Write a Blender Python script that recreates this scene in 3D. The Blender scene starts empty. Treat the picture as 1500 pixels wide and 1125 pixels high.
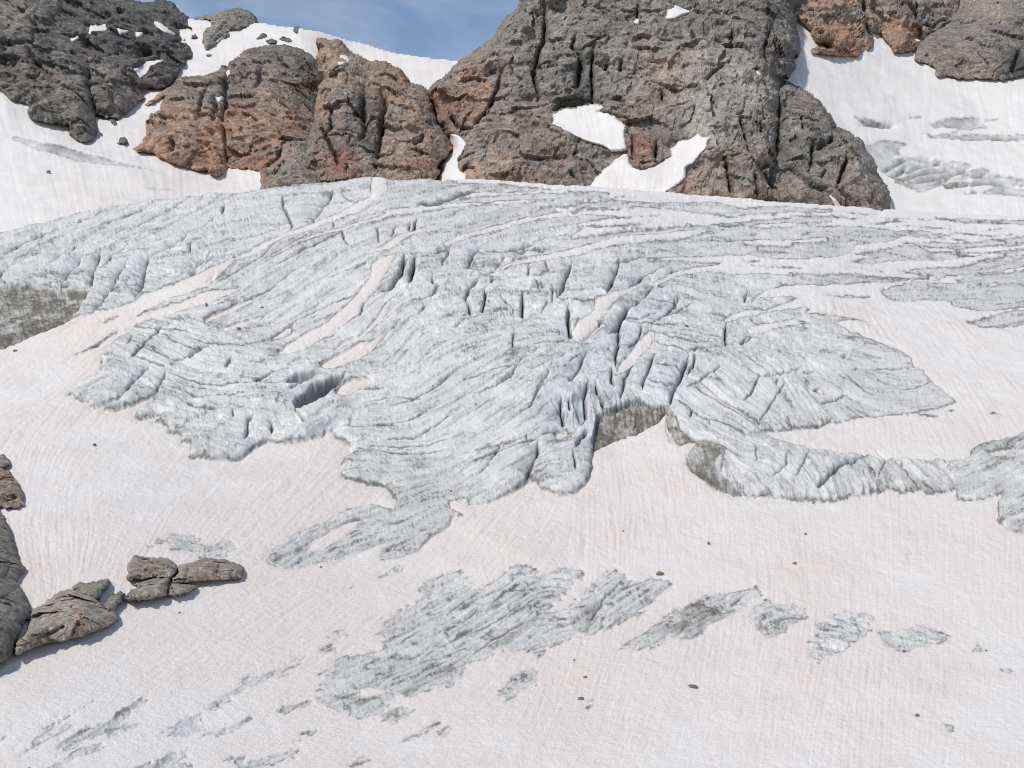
import bpy, math, time
import numpy as np
from mathutils import Vector

T0 = time.time()
# ---------------------------------------------------------------- camera, sky, sun, exposure
SC = bpy.context.scene
COL = SC.collection
FPX, CX, CY = 2000.0, 750.0, 562.5          # focal length and centre in photo pixels
cam_d = bpy.data.cameras.new('camera')
cam_d.sensor_width = 36.0
cam_d.lens = 36.0 * FPX / 1500.0
cam_d.clip_start = 1.0
cam_d.clip_end = 30000.0
cam = bpy.data.objects.new('camera', cam_d)
cam.rotation_euler = (math.pi / 2, 0, 0)
COL.objects.link(cam)
SC.camera = cam

SUN_DIR = Vector((-0.43, -0.49, 0.757)).normalized()     # towards the sun: high on the left
elev = math.asin(SUN_DIR.z)
azim = math.atan2(SUN_DIR.x, SUN_DIR.y)
world = bpy.data.worlds.new('World')
SC.world = world
world.use_nodes = True
wn, wl = world.node_tree.nodes, world.node_tree.links
wn.clear()
w_out = wn.new('ShaderNodeOutputWorld')
w_bg = wn.new('ShaderNodeBackground')
w_bg.inputs['Strength'].default_value = 0.115
sky = wn.new('ShaderNodeTexSky')
sky.sky_type = 'NISHITA'
sky.sun_disc = False
sky.sun_elevation = elev
sky.sun_rotation = azim
sky.altitude = 2600
sky.air_density = 1.0
sky.dust_density = 1.6
sky.ozone_density = 1.0
w_tc = wn.new('ShaderNodeTexCoord')
w_map = wn.new('ShaderNodeMapping')
w_map.inputs['Scale'].default_value = (3.0, 3.0, 9.0)
w_map.inputs['Rotation'].default_value = (0.0, 0.35, 0.4)
w_ns = wn.new('ShaderNodeTexNoise')
w_ns.inputs['Scale'].default_value = 2.2
w_ns.inputs['Detail'].default_value = 7.0
w_ns.inputs['Roughness'].default_value = 0.55
w_ns.inputs['Distortion'].default_value = 0.8
w_rm = wn.new('ShaderNodeMapRange')
w_rm.inputs['From Min'].default_value = 0.40
w_rm.inputs['From Max'].default_value = 0.78
w_rm.inputs['To Min'].default_value = 0.02
w_rm.inputs['To Max'].default_value = 0.38
w_mx = wn.new('ShaderNodeMix')
w_mx.data_type = 'RGBA'
w_mx.inputs['B'].default_value = (7.5, 7.9, 8.4, 1)       # thin high cloud
wl.new(w_tc.outputs['Generated'], w_map.inputs['Vector'])
wl.new(w_map.outputs['Vector'], w_ns.inputs['Vector'])
wl.new(w_ns.outputs['Fac'], w_rm.inputs['Value'])
wl.new(w_rm.outputs['Result'], w_mx.inputs['Factor'])
wl.new(sky.outputs['Color'], w_mx.inputs['A'])
wl.new(w_mx.outputs['Result'], w_bg.inputs['Color'])
wl.new(w_bg.outputs['Background'], w_out.inputs['Surface'])

sun_d = bpy.data.lights.new('sun', 'SUN')
sun_d.energy = 2.85
sun_d.angle = math.radians(3.5)
sun_d.color = (1.0, 0.955, 0.895)
sun = bpy.data.objects.new('sun', sun_d)
sun.rotation_euler = SUN_DIR.to_track_quat('Z', 'Y').to_euler()
COL.objects.link(sun)

SC.view_settings.view_transform = 'Standard'
SC.view_settings.look = 'None'
SC.view_settings.exposure = 0.0
SC.view_settings.gamma = 1.0
SC.cycles.filter_width = 1.0
SC.cycles.max_bounces = 6
SC.cycles.diffuse_bounces = 3
SC.cycles.glossy_bounces = 2

# ---------------------------------------------------------------- small numeric tools
f32 = np.float32
RNG = np.random.default_rng(11)
PERM = np.concatenate([RNG.permutation(256)] * 3).astype(np.int32)
GR = RNG.normal(size=(256, 3)).astype(f32)
GR /= np.linalg.norm(GR, axis=1)[:, None]
GR = (GR * 1.5).astype(f32)


def perlin(p):
    """gradient noise, p (n,3), about -1..1"""
    p = p.astype(f32)
    i = np.floor(p).astype(np.int32)
    f = p - i
    i &= 255
    w = f * f * f * (f * (f * 6 - 15) + 10)
    out = 0
    a0 = [PERM[i[:, 0]], PERM[i[:, 0] + 1]]
    for dx in (0, 1):
        wx = w[:, 0] if dx else 1 - w[:, 0]
        for dy in (0, 1):
            b = PERM[a0[dx] + i[:, 1] + dy]
            wy = wx * (w[:, 1] if dy else 1 - w[:, 1])
            for dz in (0, 1):
                g = GR[PERM[b + i[:, 2] + dz]]
                d = g[:, 0] * (f[:, 0] - dx) + g[:, 1] * (f[:, 1] - dy) + g[:, 2] * (f[:, 2] - dz)
                out = out + d * (wy * (w[:, 2] if dz else 1 - w[:, 2]))
    return out


def fbm(p, octaves=4, gain=0.5, ridged=False):
    out, a, q = 0, 1.0, p.copy()
    for k in range(octaves):
        n = perlin(q)
        out = out + a * ((1 - 2 * np.abs(n)) if ridged else n)
        a *= gain
        q = q * 2.03 + 17.3
    return out


def facets(p, tilt=0.8, seed=0, step=0.35):
    """blocky relief: each cell of a jittered grid is a tilted plane"""
    r = np.random.default_rng(seed + 5)
    J = r.random((4096, 3)).astype(f32)
    G = (r.normal(size=(4096, 3)) * tilt).astype(f32)
    O = (r.normal(size=4096) * step).astype(f32)
    b = np.floor(p - 0.5).astype(np.int32)
    best = np.full(len(p), 1e9, f32)
    h = np.zeros(len(p), f32)
    for dx in (0, 1):
        for dy in (0, 1):
            for dz in (0, 1):
                c = b + np.array([dx, dy, dz], np.int32)
                k = (c[:, 0] * 73856093 ^ c[:, 1] * 19349663 ^ c[:, 2] * 83492791) & 4095
                d = p - (c + 0.15 + 0.7 * J[k])
                q = (d * d).sum(1)
                m = q < best
                best = np.where(m, q, best)
                h = np.where(m, (d * G[k]).sum(1) + O[k], h)
    return h.astype(f32)


def crags(p, seed=0, tilt=0.55):
    """angular relief without steps: the lowest of many tilted pyramids, so planes meet in sharp ridges"""
    r = np.random.default_rng(seed + 15)
    J = r.random((4096, 3)).astype(f32)
    G = (r.normal(size=(4096, 3)) * tilt).astype(f32)
    O = (r.normal(size=4096) * 0.22).astype(f32)
    b = np.floor(p - 0.5).astype(np.int32)
    h = np.full(len(p), 1e9, f32)
    for dx in (0, 1):
        for dy in (0, 1):
            for dz in (0, 1):
                c = b + np.array([dx, dy, dz], np.int32)
                k = (c[:, 0] * 73856093 ^ c[:, 1] * 19349663 ^ c[:, 2] * 83492791) & 4095
                d = (p - (c + 0.2 + 0.6 * J[k])).astype(f32)
                e = np.abs(d[:, 0] + 0.45 * d[:, 2]) + np.abs(d[:, 2] - 0.45 * d[:, 0]) + np.abs(d[:, 1])
                h = np.minimum(h, O[k] + (d * G[k]).sum(1) + 1.1 * e)
    return (h - 0.75).astype(f32)


def smooth(x, a, b):
    t = np.clip((x - a) / (b - a), 0, 1)
    return t * t * (3 - 2 * t)


def enlarge(a, shape, k):
    """bilinear enlargement of a raster sampled every k cells"""
    h, w = shape
    y = np.clip(np.arange(h) / k, 0, a.shape[0] - 1)
    x = np.clip(np.arange(w) / k, 0, a.shape[1] - 1)
    y0, x0 = np.floor(y).astype(int), np.floor(x).astype(int)
    y1, x1 = np.minimum(y0 + 1, a.shape[0] - 1), np.minimum(x0 + 1, a.shape[1] - 1)
    fy, fx = (y - y0)[:, None], (x - x0)[None]
    return (a[y0][:, x0] * (1 - fx) + a[y0][:, x1] * fx) * (1 - fy) + (a[y1][:, x0] * (1 - fx) + a[y1][:, x1] * fx) * fy


class TPS:
    """inverse distance as a thin plate spline over photo coordinates (a plane is exact)"""
    def __init__(self, pts, lam=0.002):
        p = np.array(pts, float)
        self.c = p[:, :2] / 1000
        n = len(p)
        K = self.k(self.c, self.c) + lam * np.eye(n)
        Pm = np.c_[np.ones(n), self.c]
        A = np.zeros((n + 3, n + 3))
        A[:n, :n], A[:n, n:], A[n:, :n] = K, Pm, Pm.T
        self.w = np.linalg.solve(A, np.r_[1.0 / p[:, 2], 0, 0, 0])

    @staticmethod
    def k(a, b):
        d2 = ((a[:, None] - b[None]) ** 2).sum(2)
        return 0.5 * d2 * np.log(d2 + 1e-9)

    def __call__(self, U, V):
        sh = U.shape
        q = np.c_[U.ravel(), V.ravel()] / 1000
        out = np.empty(len(q))
        for s in range(0, len(q), 100000):
            e = q[s:s + 100000]
            out[s:s + 100000] = self.k(e, self.c) @ self.w[:-3] + self.w[-3] + e @ self.w[-2:]
        return (1.0 / np.clip(out, 1 / 3000.0, 1 / 60.0)).reshape(sh)


def unproject(U, V, Y):
    return np.stack([(U - CX) / FPX * Y, Y, (CY - V) / FPX * Y], -1)


def idw(U, V, ctrl, power=3.0, aspect=1.0):
    """smooth interpolation of control rows (u, v, a, b, ...) on a coarse raster, then enlarged"""
    c = np.array(ctrl, float)
    num, den = 0, 0
    for r in c:
        d = ((U - r[0]) ** 2 + ((V - r[1]) * aspect) ** 2 + 120.0) ** (-power / 2)
        num = num + d[..., None] * r[2:]
        den = den + d
    return (num / den[..., None]).astype(f32)


def inpoly(U, V, poly):
    """even-odd test on a raster, only inside the polygon's box"""
    out = np.zeros(U.shape, bool)
    x0, y0 = poly.min(0)
    x1, y1 = poly.max(0)
    box = (U >= x0) & (U <= x1) & (V >= y0) & (V <= y1)
    if not box.any():
        return out
    u, v = U[box], V[box]
    ins = np.zeros(len(u), bool)
    n = len(poly)
    for i in range(n):
        ax, ay = poly[i]
        bx, by = poly[(i + 1) % n]
        if ay == by:
            continue
        m = (ay > v) != (by > v)
        ins ^= m & (u < (bx - ax) * (v - ay) / (by - ay) + ax)
    out[box] = ins
    return out


def edt(mask, R=26):
    """distance (cells) to the nearest False cell, capped at R"""
    h, w = mask.shape
    g = np.full((h, w), R, f32)
    run = np.zeros(w, f32) + R
    g = np.where(mask, R, 0).astype(f32)
    for j in range(1, w):
        g[:, j] = np.minimum(g[:, j], g[:, j - 1] + 1)
    for j in range(w - 2, -1, -1):
        g[:, j] = np.minimum(g[:, j], g[:, j + 1] + 1)
    g2 = g * g
    out = g2.copy()
    for k in range(1, R):
        out[k:] = np.minimum(out[k:], g2[:-k] + k * k)
        out[:-k] = np.minimum(out[:-k], g2[k:] + k * k)
    return np.minimum(np.sqrt(out), R)


def blur(a, n=1):
    for _ in range(n):
        p = np.pad(a, 1, mode='edge')
        a = (p[:-2, 1:-1] + p[2:, 1:-1] + 2 * p[1:-1, 1:-1]) / 4
        p = np.pad(a, 1, mode='edge')
        a = (p[1:-1, :-2] + p[1:-1, 2:] + 2 * p[1:-1, 1:-1]) / 4
    return a


def lic(src, ang, L, stretch=1.0):
    """smear a raster along an orientation field (flow foliation)"""
    h, w = src.shape
    jj, ii = np.meshgrid(np.arange(w, dtype=f32), np.arange(h, dtype=f32))
    cs, sn = np.cos(ang).astype(f32), np.sin(ang).astype(f32)
    acc = src.copy()
    wt = 1.0
    jr = np.random.default_rng(h + L)
    jx, jy = (jr.random(src.shape).astype(f32) - 0.5), (jr.random(src.shape).astype(f32) - 0.5)
    for sgn in (1, -1):
        x, y = jj + jx, ii + jy
        dx, dy = cs * sgn, sn * sgn
        for s in range(L):
            x += dx
            y += dy
            xi = np.clip(np.rint(x), 0, w - 1).astype(np.int32)
            yi = np.clip(np.rint(y), 0, h - 1).astype(np.int32)
            k = yi * w + xi
            acc += src.ravel()[k]
            wt += 1
            c2, s2 = cs.ravel()[k], sn.ravel()[k]
            dot = c2 * dx + s2 * dy
            sg = np.where(dot < 0, -1, 1).astype(f32)
            dx, dy = c2 * sg, s2 * sg
    a = acc / wt
    return (a - a.mean()) / (a.std() + 1e-6)


def K(x0, y0, k):
    """reader of traced points: crop origin and scale -> photo coordinates"""
    def r(s):
        return np.array([[x0 + float(a) * k, y0 + float(b) * k] for a, b in (t.split(',') for t in s.split())])
    return r


k1 = 320 / 1500
cA, cB, cC, cD, cE = K(0, 270, k1), K(300, 255, k1), K(600, 255, k1), K(900, 270, k1), K(1180, 270, k1)
cF, cG, cH, cI, cJ = K(90, 460, k1), K(370, 480, k1), K(680, 480, k1), K(960, 480, k1), K(1180, 500, k1)
cK, cL = K(360, 620, 0.24), K(780, 400, k1)
cN, cO, cQ, cX = K(540, 800, k1), K(820, 800, k1), K(380, 900, k1), K(0, 885, k1)
t3 = 1 / 3
T1, T2, T3 = K(0, 0, t3), K(500, 0, t3), K(1000, 0, t3)
M1, M2, M3 = K(0, 375, t3), K(500, 375, t3), K(1000, 375, t3)
B1, B2, B3 = K(0, 750, t3), K(500, 750, t3), K(1000, 750, t3)
RA, RB, RC, RD, RE, RF = K(0, 0, k1), K(180, 40, k1), K(440, 40, k1), K(640, 0, k1), K(780, 60, k1), K(920, 0, k1)
RG, RH = K(990, 80, 330 / 1497), K(1140, 0, 0.24)
FA, FB = K(0, 640, 0.30233), K(160, 760, 220 / 1500)
PH = K(0, 0, 1.0)
J = lambda *a: np.concatenate(a)


# ---------------------------------------------------------------- materials
def attr(nt, name):
    n = nt.nodes.new('ShaderNodeAttribute')
    n.attribute_name = name
    s = nt.nodes.new('ShaderNodeSeparateColor')
    nt.links.new(n.outputs['Color'], s.inputs['Color'])
    return s.outputs['Red'], s.outputs['Green'], s.outputs['Blue'], n.outputs['Alpha']


def noise(nt, scale, detail=5, rough=0.55, vec=None, dist=0.0):
    n = nt.nodes.new('ShaderNodeTexNoise')
    n.inputs['Scale'].default_value = scale
    n.inputs['Detail'].default_value = detail
    n.inputs['Roughness'].default_value = rough
    n.inputs['Distortion'].default_value = dist
    if vec is not None:
        nt.links.new(vec, n.inputs['Vector'])
    return n.outputs['Fac']


def mix(nt, fac, a, b, kind='MIX'):
    n = nt.nodes.new('ShaderNodeMix')
    n.data_type = 'RGBA'
    n.blend_type = kind
    for s, v in ((n.inputs['Factor'], fac), (n.inputs['A'], a), (n.inputs['B'], b)):
        if isinstance(v, (int, float)):
            s.default_value = v
        elif isinstance(v, tuple):
            s.default_value = (*v, 1)
        else:
            nt.links.new(v, s)
    return n.outputs['Result']


def remap(nt, v, a, b, c, d):
    n = nt.nodes.new('ShaderNodeMapRange')
    for k, x in zip(('From Min', 'From Max', 'To Min', 'To Max'), (a, b, c, d)):
        n.inputs[k].default_value = x
    nt.links.new(v, n.inputs['Value'])
    return n.outputs['Result']


def math_n(nt, op, a, b=None):
    n = nt.nodes.new('ShaderNodeMath')
    n.operation = op
    for s, v in zip(n.inputs, (a, b)):
        if v is None:
            continue
        if isinstance(v, (int, float)):
            s.default_value = v
        else:
            nt.links.new(v, s)
    return n.outputs[0]


def new_mat(name):
    m = bpy.data.materials.new(name)
    m.use_nodes = True
    nt = m.node_tree
    b = nt.nodes['Principled BSDF']
    g = nt.nodes.new('ShaderNodeNewGeometry')
    return m, nt, b, g.outputs['Position']


def bump(nt, b, h, dist, strength=1.0):
    n = nt.nodes.new('ShaderNodeBump')
    n.inputs['Strength'].default_value = strength
    n.inputs['Distance'].default_value = dist
    nt.links.new(h, n.inputs['Height'])
    nt.links.new(n.outputs['Normal'], b.inputs['Normal'])


def make_glacier_mat():
    m, nt, b, pos = new_mat('snow_and_ice')
    ice, dirt_shade, blue, _ = attr(nt, 'mask')
    pink, wall, soot, _ = attr(nt, 'tint')
    n1 = noise(nt, 0.9, 6, 0.6, pos)
    n2 = noise(nt, 0.12, 4, 0.5, pos)
    n3 = noise(nt, 3.5, 4, 0.6, pos)
    snow = mix(nt, pink, SNOW_WHITE, SNOW_PINK)
    snow = mix(nt, remap(nt, n2, 0.35, 0.7, 0.0, 0.5), snow, (0.79, 0.70, 0.63))
    snow = mix(nt, remap(nt, n3, 0.3, 0.75, 0.0, 0.10), snow, (0.45, 0.41, 0.39))
    snow = mix(nt, soot, snow, (0.30, 0.28, 0.26))
    icec = mix(nt, remap(nt, n1, 0.3, 0.7, 0.0, 0.7), ICE_A, ICE_B)
    icec = mix(nt, blue, icec, ICE_BLUE)
    d2 = math_n(nt, 'MULTIPLY', dirt_shade, remap(nt, n3, 0.25, 0.7, 0.65, 1.15))
    wl_ = mix(nt, remap(nt, n1, 0.35, 0.65, 0.0, 1.0), (0.085, 0.07, 0.048), (0.26, 0.228, 0.17))
    icec = mix(nt, wall, icec, wl_)
    icec = mix(nt, math_n(nt, 'MINIMUM', d2, 0.97), icec, ICE_DIRT_SHADE)  # dirt, plus the shade painted into cracks and crevasses
    col = mix(nt, ice, snow, icec)
    nt.links.new(col, b.inputs['Base Color'])
    b.inputs['Roughness'].default_value = 0.75
    b.inputs['Specular IOR Level'].default_value = 0.25
    hb = math_n(nt, 'ADD', math_n(nt, 'MULTIPLY', n1, 0.7), math_n(nt, 'MULTIPLY', n3, 0.35))
    bump(nt, b, hb, 0.4, 0.8)
    return m


SNOW_WHITE, SNOW_PINK = (0.855, 0.84, 0.81), (0.83, 0.757, 0.695)
ICE_A, ICE_B, ICE_BLUE, ICE_DIRT_SHADE = (0.89, 0.876, 0.84), (0.79, 0.777, 0.745), (0.52, 0.60, 0.615), (0.12, 0.113, 0.10)


def make_rock_mat(name, grey, grey2, strata=(0, 0, 0), s=1.0):
    m, nt, b, pos = new_mat(name)
    brown, red, pale, _ = attr(nt, 'mask')
    dark, lich, _b, _a = attr(nt, 'tint')
    mp = nt.nodes.new('ShaderNodeMapping')
    mp.inputs['Rotation'].default_value = strata
    mp.inputs['Scale'].default_value = (0.5, 0.7, 1.3)
    nt.links.new(pos, mp.inputs['Vector'])
    n1 = noise(nt, 0.22 * s, 6, 0.62, mp.outputs['Vector'], 0.6)
    n2 = noise(nt, 0.9 * s, 5, 0.65, pos)
    n3 = noise(nt, 0.06 * s, 4, 0.5, pos)
    c = mix(nt, remap(nt, n1, 0.35, 0.65, 0, 1), grey, grey2)
    bc = mix(nt, remap(nt, n1, 0.35, 0.65, 0, 1), (0.31, 0.172, 0.10), (0.545, 0.35, 0.225))
    bw = math_n(nt, 'MULTIPLY', brown, remap(nt, n3, 0.3, 0.62, 0.5, 1.25))
    c = mix(nt, math_n(nt, 'MINIMUM', bw, 1.0), c, bc)
    c = mix(nt, red, c, mix(nt, n2, (0.25, 0.115, 0.085), (0.42, 0.22, 0.165)))
    c = mix(nt, pale, c, mix(nt, n2, (0.36, 0.335, 0.29), (0.60, 0.565, 0.50)))
    c = mix(nt, remap(nt, n2, 0.52, 0.70, 0, 0.35), c, (0.09, 0.082, 0.07))
    n4 = noise(nt, 0.42 * s, 9, 0.72, pos, 0.4)
    mot = nt.nodes.new('ShaderNodeCombineColor')
    mv = remap(nt, n4, 0.36, 0.64, 0.55, 1.42)
    for ch in ('Red', 'Green', 'Blue'):
        nt.links.new(mv, mot.inputs[ch])
    c = mix(nt, 1.0, c, mot.outputs['Color'], 'MULTIPLY')
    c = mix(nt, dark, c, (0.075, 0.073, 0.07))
    nt.links.new(c, b.inputs['Base Color'])
    b.inputs['Roughness'].default_value = 0.9
    b.inputs['Specular IOR Level'].default_value = 0.15
    hb = math_n(nt, 'ADD', math_n(nt, 'MULTIPLY', n1, 1.0), math_n(nt, 'MULTIPLY', n2, 0.45))
    bump(nt, b, hb, 1.1 / s, 1.0)
    return m


MAT_SNOW = make_glacier_mat()
MAT_ROCK = make_rock_mat('cliff_rock', (0.13, 0.124, 0.112), (0.36, 0.347, 0.318), (0, 0.5, 0.2))
MAT_DARK = make_rock_mat('dark_schist', (0.085, 0.082, 0.075), (0.27, 0.26, 0.237), (0, -0.6, 0.2))
MAT_NEAR = make_rock_mat('near_rock', (0.20, 0.185, 0.15), (0.42, 0.395, 0.34), (0, 0.3, 0.2), 4.0)


# ---------------------------------------------------------------- mesh from raster
def build(name, P, faces, mat, masks, parent=None, label=None, cat=None, group=None, kind=None, flat=False, skirt=None):
    """one mesh object from vertex positions (n,3), quads (m,4) and per-vertex masks"""
    used = np.unique(faces)
    rm = np.full(len(P), -1, np.int64)
    rm[used] = np.arange(len(used))
    f = rm[faces]
    V = P[used]
    att = {k: a[used] for k, a in masks.items()}
    if skirt is not None:                     # boundary extruded backwards: gives the sheet its body
        e = np.concatenate([f[:, [0, 1]], f[:, [1, 2]], f[:, [2, 3]], f[:, [3, 0]]])
        key = np.sort(e, 1)
        kk = key[:, 0] * len(V) + key[:, 1]
        _, inv, cnt = np.unique(kk, return_inverse=True, return_counts=True)
        be = e[cnt[inv] == 1]
        bv = np.unique(be)
        m2 = np.full(len(V), -1, np.int64)
        m2[bv] = len(V) + np.arange(len(bv))
        V = np.concatenate([V, V[bv] + np.array(skirt)])
        f = np.concatenate([f, np.c_[be[:, 1], be[:, 0], m2[be[:, 0]], m2[be[:, 1]]]])
        att = {k: np.concatenate([a, a[bv]]) for k, a in att.items()}
    me = bpy.data.meshes.new(name)
    me.vertices.add(len(V))
    me.vertices.foreach_set('co', V.astype(f32).ravel())
    me.loops.add(f.size)
    me.loops.foreach_set('vertex_index', f.astype(np.int32).ravel())
    me.polygons.add(len(f))
    me.polygons.foreach_set('loop_start', np.arange(0, f.size, 4, dtype=np.int32))
    me.update(calc_edges=True)
    me.polygons.foreach_set('use_smooth', np.full(len(f), not flat))
    for k, a in att.items():
        at = me.attributes.new(k, 'FLOAT_COLOR', 'POINT')
        at.data.foreach_set('color', np.c_[a, np.ones(len(a))].astype(f32).ravel())
    me.materials.append(mat)
    me.validate()
    o = bpy.data.objects.new(name, me)
    COL.objects.link(o)
    if parent is not None:
        o.parent = parent
    for k, v in (('label', label), ('category', cat), ('group', group), ('kind', kind)):
        if v:
            o[k] = v
    return o


def quads(h, w):
    i = np.arange(h * w).reshape(h, w)
    return np.stack([i[:-1, :-1], i[1:, :-1], i[1:, 1:], i[:-1, 1:]], -1)


def normals(P):
    a = np.gradient(P, axis=1)
    b = np.gradient(P, axis=0)
    n = np.cross(b, a)
    n /= np.linalg.norm(n, axis=2, keepdims=True) + 1e-9
    return n


def axis(lo, hi, a, b, step, grow=1.12):
    """even spacing between a and b, growing steps out to lo and hi"""
    core = np.arange(a, b + step * 0.5, step)
    left, x, s = [], a, step
    while x > lo:
        s = min(s * grow, 40)
        x -= s
        left.append(x)
    right, x, s = [], core[-1], step
    while x < hi:
        s = min(s * grow, 40)
        x += s
        right.append(x)
    return np.array(left[::-1] + list(core) + right)


def stroke_field(U, V, pts, R, warp=None):
    """distance to a traced line and signed side (<0: left in the photo), inside a box of reach R"""
    x0, y0 = pts.min(0) - R
    x1, y1 = pts.max(0) + R
    r = np.nonzero((V[:, 0] >= y0) & (V[:, 0] <= y1))[0]
    c = np.nonzero((U[0] >= x0) & (U[0] <= x1))[0]
    if len(r) < 2 or len(c) < 2:
        return None
    sl = (slice(r[0], r[-1] + 1), slice(c[0], c[-1] + 1))
    u, v = U[sl], V[sl]
    if warp is not None:
        u, v = u + warp[0][sl], v + warp[1][sl]
    best = np.full(u.shape, 1e9)
    side = np.zeros(u.shape)
    tpos = np.zeros(u.shape)
    n = len(pts) - 1
    for i in range(n):
        a, b = pts[i], pts[i + 1]
        d = b - a
        L2 = (d * d).sum() + 1e-9
        t = np.clip(((u - a[0]) * d[0] + (v - a[1]) * d[1]) / L2, 0, 1)
        ox, oy = u - a[0] - t * d[0], v - a[1] - t * d[1]
        q = np.hypot(ox, oy)
        m = q < best
        best = np.where(m, q, best)
        sg = 1 if d[1] >= 0 else -1
        cr = (d[1] * ox - d[0] * oy) * sg
        side = np.where(m, np.sign(cr), side)
        tpos = np.where(m, (i + t) / n, tpos)
    return sl, best, side, tpos

# ================================================================ the glacier and the snow round it (one real surface)
STEP = 1.35
us = axis(-700, 2200, -24, 1524, STEP)
vs = axis(225, 1700, 236, 1134, STEP)
U, V = np.meshgrid(us, vs)
HH, WW = U.shape

Y_GL = TPS([(-700, 1700, 60), (750, 1700, 85), (2200, 1700, 90), (-90, 1200, 126), (750, 1200, 138), (1590, 1200, 142),
            (0, 1060, 146), (750, 1060, 160), (1500, 1060, 164), (-90, 950, 163), (250, 950, 172), (750, 950, 184), (1500, 950, 188),
            (-90, 820, 196), (250, 830, 200), (750, 820, 219), (1500, 820, 224), (0, 730, 226), (300, 730, 236), (750, 730, 251), (1100, 730, 255),
            (1500, 730, 258), (0, 640, 262), (300, 640, 272), (600, 640, 286), (900, 640, 292), (1200, 640, 300), (1500, 640, 305),
            (0, 560, 305), (300, 560, 310), (600, 560, 318), (900, 560, 326), (1200, 560, 345), (1500, 560, 356),
            (0, 480, 372), (300, 480, 350), (600, 480, 352), (900, 480, 362), (1200, 480, 398), (1500, 480, 425),
            (0, 400, 432), (300, 400, 404), (600, 400, 400), (900, 400, 412), (1200, 400, 470), (1500, 400, 525),
            (0, 350, 505), (300, 330, 500), (600, 330, 480), (900, 330, 510), (1200, 345, 560), (1500, 350, 640),
            (0, 339, 525), (200, 296, 580), (400, 273, 600), (560, 260, 625), (750, 266, 645), (1000, 284, 665), (1300, 305, 715), (1500, 317, 745),
            (-500, 700, 240), (-500, 400, 440), (2000, 700, 280), (2000, 350, 640), (2000, 1000, 180), (-500, 1000, 150)])
CR_U = [-700, -100, 0, 32, 85, 128, 181, 235, 277, 320, 343, 385, 439, 492, 535, 600, 680, 770, 864, 976, 1109, 1224, 1303, 1400, 1500, 2200]
CR_V = [430, 362, 339, 330, 316, 306, 298, 290, 287, 281, 280, 274, 269, 262, 260, 261, 261, 267, 272, 281, 292, 300, 306, 312, 317, 345]
crest = np.interp(us, CR_U, CR_V)
crest = np.convolve(np.pad(crest, 12, mode='edge'), np.ones(25) / 25, 'valid')[:WW]
CR = np.broadcast_to(crest, U.shape)
Vc = np.maximum(V, CR)
Yb = Y_GL(U, Vc)
PB = unproject(U, Vc, Yb)
NB = normals(unproject(U, np.maximum(V, CR - 400), Y_GL(U, V)))
over = np.maximum(CR - V, 0)
pw = PB.reshape(-1, 3)

# ---- traced outlines, painted in order: bare ice, snow lying on it, smaller bare patches
PAINT = []


def ice(p, name=None, label=None, w=1.5):
    PAINT.append(('ice', p, name, label, w))


def snow(p, name=None, label=None, w=1.4):
    PAINT.append(('snow', p, name, label, w))


ice(J(PH('-720,300'), PH('-100,355'), cA('0,315 150,272 400,207 600,162 850,122 1100,87 1300,72 1500,42'), cB('0,117 200,112 400,82 650,50 900,20 1100,0 1150,0'),
      cB('1140,140 1050,190 950,250 800,310 650,365 500,430 350,500 130,600 0,665'),
      cA('1300,640 1150,700 1000,740 930,790 800,840 650,870 520,910 430,955 200,1035 0,1110 -420,1260'), PH('-720,620')))
ice(J(cB('1250,-20 1245,110 1180,170 1060,245 900,300 730,370 560,430 400,515 200,590 100,690 20,760'), cA('1200,760 1050,830 960,880 905,915 1000,880 1150,830 1300,780'),
      cB('0,800 100,790 240,775 220,790 100,850 0,895'), cA('1400,810 1250,860 1150,890 1000,930 860,990 800,1060'),
      cF('500,80 430,110 390,160 300,230 275,245 295,260 265,310 280,350 240,400 150,450 80,490 30,545 80,550 90,585 170,600 200,635 260,625 330,600 420,560 380,600 290,640 300,662 360,660 480,625 560,590 650,560 600,610 510,660 500,700 530,718 690,690 680,705 630,735 730,760 725,795 770,810 815,830 820,870 885,895 870,965 950,985 1100,1005 1200,1000 1290,940 1330,905 1440,855'),
      cG('60,785 130,765 170,785 300,770 490,735 500,710 555,705 560,740 620,765 670,790 660,830 690,850 620,900 595,960 620,1020 700,1055 800,1080 900,1085'),
      cK('830,375 880,410 895,445 920,470 900,510 760,490 620,510 500,585 350,640 250,690 220,715 120,790 95,810 130,850 220,880 310,882 470,830 560,840 620,805 720,765 830,720 820,815 950,805 1050,770 1130,690 1240,620 1260,570 1330,560 1300,535 1250,510 1240,470 1350,460 1360,500 1400,490 1500,470'),
      cH('340,1115 450,1045 490,1045 510,1090'), M2('880,1020 960,1045 1020,1040 1060,1010 1090,970 1105,920 1095,890 1110,850 1180,810 1290,770 1400,710 1436,660'),
      cI('80,560 80,590 80,680 110,710 150,780 180,790 270,770 280,790 265,820 215,860 210,920 250,970 320,1020 450,1115'),
      M3('230,1045 360,1050 480,1065 580,1080 640,1075 760,1055 850,1045 900,1020 960,1040 1030,1025 1080,1045 1150,1030 1200,1020 1210,1060 1270,1065 1410,1040 1385,1080 1385,1125'),
      B3('1380,40 1430,70 1500,85 1700,100 3500,130'), PH('2300,640 1700,615'),
      M3('1700,720 1500,770 1440,800 1320,825 1260,850 1265,880 1140,895 1000,890 860,880 700,870 600,850 500,830 400,800 340,770 460,765 560,750 640,735 750,710 900,695 1020,690 1130,670 1210,635 1170,600 1100,550 1060,500 1015,480 1005,440 950,410 850,370 790,345 700,305 620,262 560,230 480,190 560,170 640,150 700,90'),
      PH('1240,380 1240,280 600,230')))
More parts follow.
